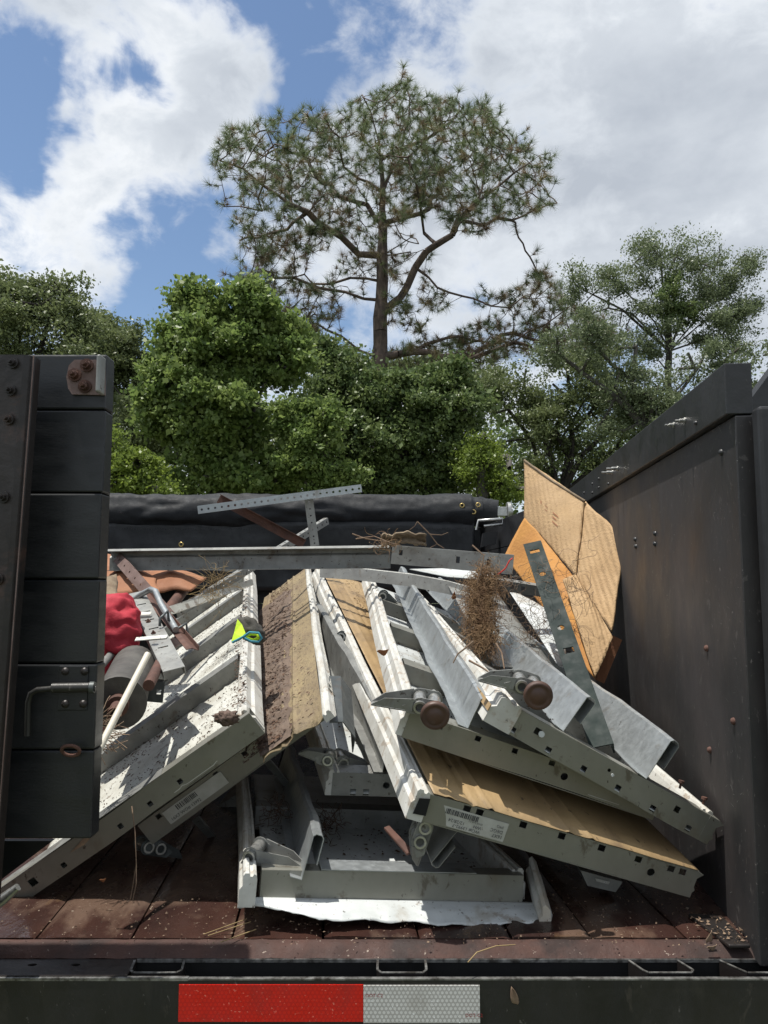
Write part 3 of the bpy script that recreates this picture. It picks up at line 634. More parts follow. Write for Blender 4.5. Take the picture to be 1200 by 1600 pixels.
# D: narrow middle panel
D_ = frame_from((520, 1208), 1.62, (705, 1211), 1.66, (415, 930), 3.0); DL = 1.75
pd = thing('garage_door_panel', 'short white garage door section inside up in the middle of the heap with a dull channel along it', 'door panel', D_(.1, 0, 0), GRP)
skin(D_, .03, D_.W, 0, .9, .004, pd, 'white_clean', [(.1, .004, .002)]); skin(D_, .125, D_.W, .9, DL, .004, pd, 'white_clean', nu=10)
cap_steel(D_, 0, D_.W, [('r', .045, .008, .006, .0065), ('r', .072, .008, .006, .0065), ('c', .113, .024, .0075, .0075), ('r', .150, .008, .006, .0065)], pd, mat='galv_dull')
rail(D_, -.012, .85, pd, v0=.0)
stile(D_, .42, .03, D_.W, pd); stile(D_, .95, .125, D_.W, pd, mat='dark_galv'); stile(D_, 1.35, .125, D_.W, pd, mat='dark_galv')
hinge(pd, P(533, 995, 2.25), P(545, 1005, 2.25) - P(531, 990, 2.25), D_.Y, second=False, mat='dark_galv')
a0, a1 = P(598, 1206, 1.62), P(489, 985, 2.62); dd_ = (a1 - a0).normalized(); uu = V(.10, 0, 1); uu = (uu - dd_ * uu.dot(dd_)).normalized(); xx = uu.cross(dd_); xx = xx if xx.x > 0 else -xx
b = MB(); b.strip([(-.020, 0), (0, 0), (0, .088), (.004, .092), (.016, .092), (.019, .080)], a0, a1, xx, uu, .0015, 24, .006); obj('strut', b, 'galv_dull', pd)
hinge(pd, P(536, 1192, 1.66), P(585, 1196, 1.68) - P(536, 1192, 1.66), P(524, 1168, 1.75) - P(536, 1192, 1.66), second=False, mat='galvanized', leaf=.06)
hinge(pd, P(512, 1188, 1.60), P(460, 1166, 1.60) - P(512, 1188, 1.60), P(524, 1168, 1.75) - P(536, 1192, 1.66), second=False, mat='galv_dull', leaf=.055, s=.9)

# B: mossy tan panel on the left slope
B_ = frame_from((215, 1290), 1.62, (508, 1079), 1.60, (480, 887), 3.55, from_right=True); BL = B_.L; BW = B_.W
pb = thing('garage_door_panel', 'tan outside-up garage door panel covered with pine needles and moss left of centre, under a whiter one', 'door panel', B_(BW / 2, 0, 0), GRP)
cap_steel(B_, 0, BW + .01, holes_for(BW, (.11, .395), .072, .045), pb)
def bedge(u, v, q, z):
    f = max(0, 1 - q * 9)
    v = v - f * (.003 * math.sin(u * 160) + .008 * fbm((u * 14, 2, 2))) ; z = z - f * f * .004 * (1 + math.sin(u * 90)); return v, z
skin(B_, BW - .150, BW - .012, -.145, BL, TH + .002, pb, 'tan_mossy', [(BW - .075, .006, .005), (BW - .105, .006, .005), (BW - .15, .006, -.004), (BW - .19, .006, .005), (.26, .006, .005), (.2, .006, .004)], nu=110, nv=40, edge=bedge, u0b=BW - .24)
rail(B_, BW - .026, BL, pb, flip=True, v0=-.150, k_=.62, wmin=.036)
b = MB(); b.strip([(0, 0), (.02, .02), (.02, .06), (0, .075)], B_(BW - .01, -.13, TH - .095), B_(BW + .01, .12, TH - .085), B_.X, B_.N, .002); obj('bent_flange', b, 'dark_galv', pb)
lb = MB(); lb.slab([B_(.055, -.0022, .010), B_(.20, -.0022, .010), B_(.20, -.0022, .040), B_(.055, -.0022, .040)], B_.Y * .0005); lbl = obj('paper_label', lb, 'label_paper', pb)
bars = MB(); a = .085
while a < .135: w_ = random.choice((.0008, .0015, .0022)); bars.slab([B_(a, -.0029, .026), B_(a + w_, -.0029, .026), B_(a + w_, -.0029, .037), B_(a, -.0029, .037)], B_.Y * .0003); a += w_ + random.choice((.0012, .002))
o = obj('barcode', bars, 'ink', lbl); o['kind'] = 'stuff'
text('16X7 WO# 13992', 'ink', lbl, B_(.062, -.0028, .014), B_.X, B_.N, .0095)
hinge(pb, P(250, 1326, 1.66), P(300, 1332, 1.70) - P(250, 1326, 1.66), P(246, 1300, 1.9) - P(250, 1326, 1.66), mat='dark_galv', leaf=.05)
obj('torsion_tube', MB().tube([P(268, 1345, 1.9), P(358, 1343, 1.9)], .017, 14, inner=.013), 'dark_galv', pb)
obj('brace', MB().slab([P(300, 1283, 1.75), P(310, 1276, 1.75), P(345, 1318, 1.9), P(338, 1324, 1.9)], (0, .01, 0)), 'galv_dull', pb)
obj('brace', MB().slab([P(412, 1192, 1.8), P(422, 1188, 1.8), P(452, 1222, 1.9), P(444, 1230, 1.9)], (0, .01, 0)), 'galv_dull', pb)

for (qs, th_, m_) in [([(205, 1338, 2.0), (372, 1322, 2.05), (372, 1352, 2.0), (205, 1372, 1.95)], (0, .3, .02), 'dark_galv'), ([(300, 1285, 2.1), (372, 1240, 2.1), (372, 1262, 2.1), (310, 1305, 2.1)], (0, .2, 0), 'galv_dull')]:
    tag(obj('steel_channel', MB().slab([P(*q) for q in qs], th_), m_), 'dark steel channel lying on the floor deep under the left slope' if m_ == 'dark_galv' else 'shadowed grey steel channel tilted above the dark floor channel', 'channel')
# A: big white inside-up panel at the left
A_ = frame_from((8, 1384), 1.50, (380, 1121), 1.46, (386, 888), 3.5, from_right=True); AL = A_.L; AW = A_.W
pa = thing('garage_door_panel', 'large white inside-up garage door panel sloping down to the left, speckled with dirt, its end under the black door', 'door panel', A_(AW / 2, 0, 0), GRP)
skin(A_, 0, AW - .02, 0, AL, .006, pa, 'white_dirty', [(AW - .09, .004, .003), (AW - .17, .004, .003), (.2, .004, .003)], nu=60)
cap_steel(A_, -.02, AW + .014, [('c', .065, .022, .0075, .0075)] + [('c', x, .016, .005, .005) for x in (.13, .26, .33, .40)], pa, lip=.034)
rail(A_, AW - .022, AL, pa, flip=True, v0=.02)
for v in (.50, 1.02, 1.55, 2.05): stile(A_, v, 0, AW - .022, pa, mat='galv_dull')
obj('rust_patch', MB().slab([A_(.135, -.0022, .028), A_(.19, -.0022, .040), A_(.20, -.0022, .032), A_(.165, -.0022, .025)], A_.Y * .0004), 'crumb', pa)
obj('reinforcing_plate', MB().slab([A_(-.02, -.002, TH + .001), A_(.36, -.002, TH + .001), A_(.36, .034, TH + .001), A_(-.02, .034, TH + .001)], A_.N * .001), 'galv_dull', pa)
obj('corner_clip', MB().tube([P(-12, 1418, 1.24), P(6, 1404, 1.24), P(28, 1386, 1.24)], [.008, .0085, .006], 10), 'zinc', pa)

# G: tan panel lower right, outside up
G_ = frame_from((650, 1233), 1.32, (1092, 1362), 1.40, (492, 888), 3.3); GL = G_.L; GW = G_.W
pg = thing('garage_door_panel', 'tan outside-up garage door panel with an upside-down paper label on its end, lowest in the right-hand fan', 'door panel', G_(GW / 2, 0, 0), GRP)
cap_steel(G_, .014, GW, [('r', .080, .040, .0065, .0055), ('r', .103, .040, .0065, .0055), ('c', .140, .024, .0075, .0075), ('r', .183, .040, .0065, .0055), ('r', .255, .040, .0065, .0055), ('r', .33, .040, .0065, .0055), ('r', .40, .040, .0065, .0055), ('c', .43, .024, .0075, .0075), ('r', .463, .040, .0065, .0055), ('r', .485, .040, .0065, .0055)], pg)
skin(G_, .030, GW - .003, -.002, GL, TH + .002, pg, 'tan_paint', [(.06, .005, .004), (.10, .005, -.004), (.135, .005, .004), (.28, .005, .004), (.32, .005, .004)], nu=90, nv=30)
rail(G_, -.004, GL, pg, v0=-.01)
ltp = MB(); u0, u1 = .048, .172
ltp.slab([G_(u0, -.0022, .003), G_(u1, -.0022, .003), G_(u1, -.0022, .036), G_(u0, -.0022, .036)], G_.Y * .0005); lbl = obj('paper_label', ltp, 'label_paper', pg, 'upside-down white paper label')
bars = MB(); a = .060
while a < .118: w_ = random.choice((.0008, .0014, .002)); bars.slab([G_(a, -.0030, .024), G_(a + w_, -.0030, .024), G_(a + w_, -.0030, .033), G_(a, -.0030, .033)], G_.Y * .0003); a += w_ + random.choice((.0009, .0016))
o = obj('barcode', bars, 'ink', lbl); o['kind'] = 'stuff'
for s_, ux, wx, sz in [('16X7', .168, .013, .0085), ('DEGC', .166, .0215, .0085), ('(MC)', .165, .029, .006), ('WO# 13992-7', .128, .0105, .0082), ('WH', .128, .0180, .0082), ('12/28/24', .098, .0180, .0082), ('EDGE 2-HL5.5', .128, .0235, .0042)]:
    text(s_, 'ink', lbl, G_(ux, -.0029, wx), -G_.X, -G_.N, sz)
obj('hole_shade', MB().slab([G_(.004, -.013, .012), G_(.026, -.013, .014), G_(.024, -.013, .044), G_(.006, -.013, .04)], G_.Y * .0006), 'hole_black', pg)  # flat black sheet painted as the shade inside the open rail end
strut(G_, .095, .012, 1.6, pg, w0=-.002, h=-1.0, lean=.30, mat='galv_dull', name='strut')
hinge(pg, P(656, 1315, 1.36), P(640, 1345, 1.36) - P(656, 1300, 1.36), P(645, 1273, 1.48) - P(656, 1310, 1.36), mat='galvanized', leaf=.035, s=.95)
b = MB(); c_ = P(935, 1362, 1.48); b.slab([P(907, 1360, 1.5), P(973, 1378, 1.5), P(962, 1394, 1.5), P(918, 1384, 1.5)], (0, .06, 0)); obj('bracket', b, 'galv_dull', pg)
obj('bracket_slot', MB().slab([P(930, 1372, 1.497), P(953, 1378, 1.497), P(951, 1382, 1.497), P(932, 1377, 1.497)], (0, .001, 0)), 'zinc', pg)

# H: white inside-up panel above G
H_ = frame_from((632, 1108), 1.40, (1034, 1243), 1.47, (572, 893), 3.0); HL = H_.L; HW = H_.W
ph = thing('garage_door_panel', 'white inside-up garage door panel in the middle of the right-hand fan, a brown roller and grey channel on it', 'door panel', H_(HW / 2, 0, 0), GRP)
skin(H_, .03, HW - .01, 0, HL, .006, ph, 'white_clean', [(.1, .004, .003)], nu=50)
cap_steel(H_, .012, HW, holes_for(HW, (.31,), .073, .06), ph)
rail(H_, 0, HL, ph)
for v in (.34, .72, 1.10): stile(H_, v, .034, HW - .01, ph, mat='cap_steel')
strut(H_, .122, .005, 1.62, ph, lean=.05, h=.80, mat='galvanized', du=-.005)
hinge(ph, P(656, 1104, 1.36), P(590, 1090, 1.36) - P(656, 1101, 1.36), H_.Y + V(0, 0, .1), roller=True)
hinge(ph, P(598, 932, 2.5), P(620, 945, 2.5) - P(598, 932, 2.5), H_.Y, second=False, mat='dark_galv', s=1.1)

# I: top panel of the right-hand fan
I_ = frame_from((780, 1090), 1.37, (1125, 1283), 1.42, (628, 903), 3.2); IL = I_.L; IW = I_.W
pi_ = thing('garage_door_panel', 'topmost white inside-up garage door panel at the right, leaning on the black wall, with two open grey channels', 'door panel', I_(IW / 2, 0, 0), GRP)
skin(I_, .03, IW - .01, 0, IL, .006, pi_, 'white_clean', [(.1, .004, .003)], nu=50)
cap_steel(I_, .004, IW, [('r', .02, .008, .005, .005), ('r', .045, .010, .0055, .0055), ('r', .118, .010, .0055, .0055), ('r', .19, .010, .0055, .0055), ('r', .262, .010, .0055, .0055), ('r', .335, .010, .0055, .0055), ('r', .41, .010, .0055, .0055), ('c', .085, .030, .0060, .0060), ('c', .232, .030, .0035, .0035), ('c', .375, .030, .0055, .0055)], pi_)
rail(I_, -.006, IL, pi_, v0=-.004, k_=1.45); rail(I_, IW - .04, IL, pi_, flip=True, v0=.012)
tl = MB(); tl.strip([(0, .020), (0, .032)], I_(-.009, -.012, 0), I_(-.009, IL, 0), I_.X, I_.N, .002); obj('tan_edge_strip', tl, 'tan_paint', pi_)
for v in (.36, .74, 1.12): stile(I_, v, .03, IW - .03, pi_)
strut(I_, .135, .015, 1.9, pi_, h=1.0, lean=.12); strut(I_, .302, .0, 1.9, pi_, h=1.08, lean=.12)
# pointed front outline pieces at the right corner of the caps
for fr, pp in ((I_, pi_), (G_, pg)):
    W_ = fr.W
    o_ = [fr(W_, 0, TH), fr(W_ + .010, 0, TH - .003), fr(W_ - .001, 0, TH - .014), fr(W_ - .004, 0, TH - .022), fr(W_ + .004, 0, .014), fr(W_ - .006, 0, 0), fr(W_ - .02, 0, 0), fr(W_ - .02, 0, TH)]
    m = MB(); m.add([p - fr.Y * .0012 for p in o_] + [p + fr.Y * .0008 for p in o_], [tuple(range(8)), tuple(range(15, 7, -1))] + [(i, (i + 1) % 8, 8 + (i + 1) % 8, 8 + i) for i in range(8)]); obj('cap_end', m, 'cap_steel', pp)
hinge(pi_, P(815, 1072, 1.36), P(770, 1055, 1.36) - P(815, 1068, 1.36), I_.Y + V(.05, 0, .1), roller=True, leaf=.06)
for px, py in [(1062, 1232), (1098, 1258)]:
    p = P(px, py, 1.46); b = MB(); b.tube([p, p + V(.004, 0, .014)], .0022, 6); b.tube([p + V(.003, 0, .010), p + V(.004, 0, .0145)], .0055, 6); obj('screw', b, 'rust', pi_)
for px, py in [(846, 1147), (957, 1211)]:
    p = P(px, py, 1.36)

# ------------------------------------------------------------------ loose metal on the heap
def bar(name, label, p0, p1, prof, up, mat, cat='metal bar', group=None, t=.002):
    p0, p1 = Vector(p0), Vector(p1); d = (p1 - p0).normalized(); up = Vector(up); yd = (up - d * up.dot(d)).normalized(); xd = yd.cross(d)
    b = MB(); b.strip(prof, p0, p1, xd, yd, t); return tag(obj(name, b, mat), label, cat, group)
def perf(name, label, p0, p1, w, nh, up, mat='galvanized', second=.03, hr=.0042, cat='angle iron', hole='c', slot=1.0, away=1):
    """perforated angle: one face w wide towards the camera with nh real holes, a second flange going away"""
    p0, p1 = Vector(p0), Vector(p1); L = (p1 - p0).length; d = (p1 - p0) / L; up = Vector(up); yd = (up - d * up.dot(d)).normalized(); nd = d.cross(yd)
    if nd.y < 0: nd = -nd
    nd = nd * away
    hs = [(hole, (i + .6) * L / nh, w * .5, hr * slot, hr) for i in range(nh)]
    b = MB(); b.plate(L, w, hs, lambda a, c: p0 + d * a + yd * (c - w / 2))
    if second: b.plate(L, second, [(hole, (i + .6) * L / nh, second * .5, hr * slot, hr) for i in range(nh)], lambda a, c: p0 + d * a + yd * (w / 2) + nd * c)
    return tag(obj(name, b, mat, solid=.002), label, cat)
# long track across the heap
YB = 2.45
p0, p1 = P(172, 861, YB + .15), P(610, 855, YB)
d_ = (p1 - p0).normalized()
pr = [(.030, -.004), (.012, .004), (.0, .002), (-.006, -.004), (-.006, -.016), (0, -.021), (.002, -.024), (.002, -.066), (.03, -.066)]
trk = bar('door_track', 'long grey rolled steel door track lying level across the top of the heap', p0, p1, [(-a, b_) for a, b_ in pr], GZ, 'galv_dull', 'track')
for px in (398, 434, 562):
    p = P(px, 877 if px != 562 else 876, YB - .002)
# slotted angle bracket that continues the track to the right
L2 = P(612, 866, YB - .03); R2 = P(802, 882, YB - .16)
a_ = (R2 - L2); n_ = 6
Ld = a_.length; dd = a_ / Ld; up = (GZ - dd * dd.z).normalized()
b = MB(); b.plate(Ld, .058, [('r', .03, .040, .006, .011), ('r', .215, .030, .006, .010), ('r', .31, .030, .006, .010)] if Ld > .34 else [], lambda a, c: L2 + dd * a + up * (c - .03))
b.plate(Ld, .04, [], lambda a, c: L2 + dd * a + up * .028 + V(0, 1, -.25).normalized() * c)
tag(obj('slotted_angle', b, 'galv_dull', solid=.0025), 'wide slotted grey angle overlapping the right end of the long track', 'angle iron')
# curved tan-grey strip under them
cs = MB(); pts = [(500, 884, 2.75), (560, 888, 2.7), (640, 897, 2.6), (700, 908, 2.5), (760, 925, 2.4)]
tops = [P(*p) for p in pts]
for i in range(len(tops) - 1):
    q0, q1 = tops[i], tops[i + 1]; dn = V(0, -.012, -.042)
    cs.slab([q0, q1, q1 + dn, q0 + dn], (0, .002, .0015)); cs.slab([q0, q1, q1 + V(0, .03, .004), q0 + V(0, .03, .004)], (0, 0, -.0015))
tag(obj('curved_track', cs, 'galv_dull'), 'bent curved piece of steel track just under the wide slotted angle', 'track')
tag(obj('metal_sheet', MB().slab([P(640, 889, 2.75), P(775, 886, 2.75), P(768, 906, 2.5), P(700, 901, 2.5)], (0, 0, -.002)), 'white_clean'), 'small pale metal sheet lying under the wide slotted angle', 'metal sheet')
# perforated angles standing above the track
perf('perforated_angle', 'grey perforated angle rising to the right above the tarp roll', P(309, 797, 2.55), P(565, 763, 2.6), .026, 25, GZ, second=.02)
perf('perforated_angle', 'short upright perforated strap hanging below the rising angle', P(482, 778, 2.62), P(492, 853, 2.62), .030, 7, GX, mat='galv_dull', second=0, hr=.003)
perf('perforated_angle', 'long perforated angle running from the left rail up past the long track', P(276, 960, 2.42), P(513, 814, 3.15), .026, 26, GZ, second=.02, mat='galv_dull', hr=.0048)
perf('perforated_angle', 'perforated strap lying level below the left end of the long track', P(232, 878, 2.8), P(388, 891, 2.75), .024, 22, V(0, -.5, 1), second=.03)
bar('rusty_angle', 'dark brown rusty angle iron sloping down behind the perforated angles', P(342, 779, 2.66), P(475, 850, 2.66), [(0, -.016), (0, .016), (-.02, .016)], GZ, 'rust', 'angle iron')
# green slotted bar leaning over the right panels
g0, g1 = P(831, 848, 1.95), P(940, 1166, 1.50)
gd = (g1 - g0).normalized(); side = V(1, 0, .34); side = (side - gd * side.dot(gd)).normalized(); GLn = (g1 - g0).length
b = MB(); w_ = .044
b.plate(GLn, w_, [('r', .035, .022, .006, .012), ('c', .12, .022, .008, .008), ('c', .30, .022, .008, .008), ('r', .368, .022, .008, .011)], lambda a, c: g0 + gd * a + side * (c - w_ / 2))
gn = gd.cross(side); gn = gn if gn.y > 0 else -gn
b.plate(GLn, .03, [], lambda a, c: g0 + gd * a + side * (w_ / 2) + gn * c)
tag(obj('slotted_bar', b, 'green_steel', solid=.003), 'dark green slotted steel bar standing in front of the cardboard', 'metal bar')
s0, s1 = P(765, 904, 1.98), P(852, 918, 2.0); sd = (s1 - s0).normalized(); Ls = (s1 - s0).length
b = MB(); bk = V(0, 1, .25).normalized(); b.plate(Ls, .03, [('r', .02 + .022 * i, .015, .004, .007) for i in range(int(Ls / .022) - 1)], lambda a, c: s0 + sd * a + bk * c)
b.plate(Ls, .026, [('r', .03 + .03 * i, .012, .006, .005) for i in range(int(Ls / .03) - 1)], lambda a, c: s0 + sd * a - V(0, -.1, 1).normalized() * c)
tag(obj('slotted_channel', b, 'galv_dull', solid=.002), 'short slotted channel sticking out left from the dark green bar', 'channel')
# curved galvanised sheets at the far right under the cardboard
def sheet(name, label, corners, mat, nu=16, nv=16, crumple=.0, solid=.0015, bulge=V(0, 0, 0), cat='metal sheet', parent=None, sc=8):
    c = [P(*q) if len(q) == 3 and not isinstance(q, Vector) else q for q in corners]
    def fn(a, q):
        p = c[0] * (1 - a) * (1 - q) + c[1] * a * (1 - q) + c[2] * a * q + c[3] * (1 - a) * q
        return p + bulge * (math.sin(math.pi * a) * math.sin(math.pi * q)) + V(fbm(p, sc), fbm(p + V(5, 0, 0), sc), fbm(p + V(0, 7, 0), sc)) * crumple
    o = obj(name, MB().grid(nu, nv, fn), mat, parent, solid=solid)
    return tag(o, label, cat) if cat else o
sheet('curved_strip', 'bright curved steel strip below the orange cardboard', [(797, 926, 2.25), (812, 926, 2.35), (892, 1050, 1.95), (872, 1040, 1.85)], 'white_clean', bulge=V(.05, 0, .02), cat='metal strip')
sheet('channel_face', 'wide dull steel channel behind the root clump', [(700, 915, 2.5), (775, 925, 2.5), (872, 1050, 1.85), (770, 1040, 1.8)], 'galv_dull', cat='channel')

# ------------------------------------------------------------------ cardboard at the right
cb = thing('cardboard_box', 'flattened tan cardboard box leaning on the black wall at the right', 'cardboard box', P(900, 900, 2.3))
sheet('flap', None, [(819, 719, 2.62), (914, 783, 2.42), (900, 900, 2.30), (821, 812, 2.55)], 'cardboard', 24, 24, .0025, .006, V(0, -.012, 0), None, cb)
m = sheet('flap', None, [(915, 782, 2.43), (975, 842, 2.22), (957, 990, 2.10), (901, 899, 2.31)], 'cardboard', 24, 24, .004, .006, V(.0, .015, 0), None, cb)
sheet('flap', None, [(948, 815, 2.33), (975, 842, 2.215), (966, 930, 2.15), (953, 985, 2.10)], 'cardboard', 8, 12, .012, .006, V(.0, .0, 0), None, cb) if False else None
sheet('flap', None, [(880, 905, 2.22), (899, 897, 2.28), (958, 998, 2.06), (930, 1060, 2.00)], 'cardboard', 24, 24, .004, .006, V(.01, -.015, .01), None, cb)
b = MB(); b.tube([P(819, 719, 2.615), P(860, 750, 2.52), P(914, 783, 2.415)], .004, 6)
obj('torn_edge', b, 'board_torn', cb)
o = sheet('orange_cardboard', 'orange-stained cardboard sheet behind the dark green slotted bar', [(821, 809, 2.50), (900, 905, 2.27), (930, 1062, 2.02), (789, 868, 2.55)], 'cardboard_orange', 30, 30, .003, .006, V(0, -.01, .01), 'cardboard')
b = MB()
for k in range(3):
    b.slab([P(893 - 6 * k, 858 + 10 * k, 2.1), P(893, 858, 2.1), P(893, 859, 2.1), P(892, 859, 2.1)], (0, .001, 0)) if False else None
# printed marks on the box flap
pm = MB()
def on_flap(a, q, off=.008):
    c = [P(819, 719, 2.62), P(914, 783, 2.42), P(900, 900, 2.30), P(821, 812, 2.55)]
    return c[0] * (1 - a) * (1 - q) + c[1] * a * (1 - q) + c[2] * a * q + c[3] * (1 - a) * q + V(0, -.012, 0) * (math.sin(math.pi * a) * math.sin(math.pi * q)) + V(0, -off, 0)
for (a, q, w_, h_) in [(.28, .48, .02, .05), (.36, .50, .05, .012), (.36, .56, .04, .012), (.50, .50, .10, .02), (.50, .56, .07, .025), (.50, .63, .10, .02)]:
    pm = MB(); pm.add([on_flap(a, q), on_flap(a + w_, q), on_flap(a + w_, q + h_), on_flap(a, q + h_)], [(0, 1, 2, 3)]); obj('printed_mark', pm, 'cardboard_brown', cb)
obj('opening_shade', MB().slab([P(956, 992, 2.12), P(972, 1000, 2.14), P(944, 1068, 2.06), P(930, 1062, 2.03)], (0, .004, 0)), 'cardboard_brown', cb)  # darker brown sheet added as the shade in the box opening
# ------------------------------------------------------------------ left-hand clutter
sheet('cardboard_flap', 'brown cardboard flap curving behind the scrap at the upper left', [(160, 866, 2.75), (232, 876, 2.75), (250, 925, 2.45), (150, 930, 2.5)], 'cardboard_brown', 20, 16, .012, .006, V(0, 0, .03), 'cardboard')
sheet('cardboard_flap', 'long orange-brown cardboard strip pointing right under the long track', [(215, 880, 2.70), (322, 902, 2.60), (300, 925, 2.5), (240, 925, 2.5)], 'cardboard_brown', 26, 10, .010, .006, V(0, 0, .025), 'cardboard')
sheet('fibre_board', 'rough grey-brown board scrap between the red cloth and brown cardboard', [(150, 905, 2.2), (180, 898, 2.2), (184, 940, 2.05), (148, 945, 2.05)], 'board_torn', 10, 10, .01, .01, V(0, 0, .02), 'board')
# red cloth
rcn = P(176, 990, 1.95)
def redfn(a, q):
    th = a * 2 * math.pi; ph_ = q * math.pi
    d = V(math.sin(ph_) * math.cos(th), math.sin(ph_) * math.sin(th), math.cos(ph_))
    f = 1 + .20 * fbm(d * 1.2 + V(3, 0, 0), 1, 2) + .03 * math.sin(d.x * 7 + 3 * noise.noise(d * 2) + d.z * 8)
    p = rcn + V(d.x * .082, d.y * .09, d.z * .098) * f * (1 + .05 * math.sin(d.z * 16 + 5 * noise.noise(d * 3)) * abs(d.x)); return p + V(-.01 - .3 * (rcn.z - p.z) * .4, 0, 0)
tag(obj('red_cloth', MB().grid(90, 60, redfn), 'red_cloth', loc=rcn), 'bunched red cloth beside the edge of the black door', 'cloth')
tag(obj('red_cloth', MB().grid(40, 30, lambda a, q: P(138 + 40 * a - 8 * q, 1020 + 60 * q + 10 * math.sin(a * 9), 1.9 + .02 * math.sin(a * 12 + q * 4))), 'red_cloth', solid=.004), 'loose red cloth tail hanging beside the black door edge', 'cloth')
# drum with rod
dr = thing('spring_drum', 'grey cylinder with a rusty tube through it below the red cloth', 'drum', P(185, 1080, 1.6))
da, db = P(186, 1098, 1.62), P(222, 1015, 2.05); dax = (db - da).normalized()
obj('shell', MB().tube([da, da + dax * .28], .052, 28), 'drum_grey', dr)
obj('end_disc', MB().tube([da - dax * .004, da + dax * .004], .056, 28), 'drum_grey', dr)
obj('collar', MB().tube([da - dax * .028, da], .022, 18), 'rust', dr)
obj('rusty_tube', MB().tube([da - dax * .075, da + dax * .01], .0135, 16, inner=.010), 'rust', dr)
obj('rusty_tube', MB().tube([da + dax * .0 + V(.06, 0, .035), da + dax * .35 + V(.075, 0, .03)], .012, 14), 'rust', dr)
tag(obj('steel_rod', MB().tube([P(150, 1050, 1.75), P(205, 985, 2.1)], .009, 10), 'galv_dull'), 'dull steel rod between the red cloth and the grey cylinder', 'rod')
tag(obj('scrap_plate', MB().slab([P(250, 1010, 1.95), P(285, 990, 2.1), P(292, 1000, 2.1), P(258, 1024, 1.95)], (0, 0, .004)), 'rust_pink'), 'small faded scrap plate right of the dirty slotted channel', 'metal plate')
tag(obj('narrow_channel', MB().slab([P(262, 948, 2.3), P(392, 905, 2.65), P(394, 914, 2.65), P(268, 960, 2.3)], (0, .03, 0)), 'white_dirty'), 'narrow dirty white channel just below the long perforated angle', 'channel')
tag(obj('rusty_pipe', MB().tube([P(258, 960, 2.35), P(290, 918, 2.6)], .017, 14), 'rust'), 'short rusty pipe behind the bent tube bracket', 'pipe')
pole = tag(obj('white_pole', MB().tube([P(142, 1196, 1.36), P(187, 1108, 1.45), P(231, 1022, 1.56)], .0065, 12), 'white_pvc'), 'thin white pole leaning beside the black door edge', 'pole')
perf('slotted_plate', 'dark slotted plate behind the white pole', P(178, 1075, 1.72), P(256, 1082, 1.72), .045, 4, GZ, mat='dark_galv', hr=.005, hole='r', cat='metal plate')
# slotted channel among the clutter
ch = thing('slotted_channel', 'dirty white slotted channel with cross straps standing over the left-hand clutter', 'channel', P(240, 1000, 1.9))
c0, c1 = P(212, 926, 2.25), P(272, 1046, 1.72); cd = (c1 - c0).normalized(); sdv = V(1, -.1, .05); sdv = (sdv - cd * sdv.dot(cd)).normalized(); CL = (c1 - c0).length
b = MB(); b.plate(CL, .046, [('r', .05 + .07 * i, .023, .004, .012) for i in range(int(CL / .07) - 1)], lambda a, c: c0 + cd * a + sdv * (c - .023)); 
cn = cd.cross(sdv); cn = cn if cn.z > 0 else -cn
b.plate(CL, .02, [], lambda a, c: c0 + cd * a + sdv * .023 - cn * c); b.plate(CL, .02, [], lambda a, c: c0 + cd * a - sdv * .023 - cn * c)
obj('channel_body', b, 'galv_dull', ch, solid=.002)
for (pa_, pb_) in [((198, 958), (237, 957)), ((198, 965), (238, 963)), ((213, 997), (262, 993)), ((231, 1032), (281, 1028)), ((200, 937), (215, 962))]:
    y = 1.9 if pa_[1] > 990 else 2.05; q0, q1 = P(*pa_, y), P(*pb_, y); obj('strap', MB().slab([q0, q1, q1 + V(0, -.012, -.007), q0 + V(0, -.012, -.007)], (0, 0, .002)), 'white_dirty', ch)
for px, py in [(240, 990), (258, 1025), (263, 1036), (232, 972)]: bolt(ch, P(px, py, 1.86), cn, .004, .006, 'rust')
bar('steel_angle', 'dark rusty-edged angle beside the dirty slotted channel', P(218, 926, 2.3), P(291, 1016, 1.85), [(0, 0), (.012, .004), (.03, .0), (.03, .012)], V(.4, -.6, .5), 'rust', 'angle iron')
perf('pink_strap', 'faded pinkish perforated strap crossing the brown cardboard', P(182, 870, 2.6), P(262, 962, 2.25), .034, 9, V(.5, 0, .6), mat='rust_pink', second=.012, hr=.004, cat='metal strap')
tag(obj('bent_tube', MB().tube([P(202, 942, 2.2), P(222, 928, 2.2), P(236, 921, 2.18), P(243, 924, 2.15), P(252, 945, 2.08), P(275, 984, 1.95)], .0085, 12), 'galvanized'), 'bent bright steel tube bracket beside the red cloth', 'tube bracket')
for (pa_, pb_, lb_) in [((250, 966), (262, 955), 'small steel clip at the lower end of the bent tube'), ((275, 984), (291, 974), 'second small steel clip right below the bent tube end')]:
    q0, q1 = P(*pa_, 1.96), P(*pb_, 1.98); tag(obj('steel_clip', MB().tube([q0 + V(0, 0, -.02), q0, q1, q1 + V(.004, 0, -.025)], .004, 6), 'dark_galv'), lb_, 'clip')

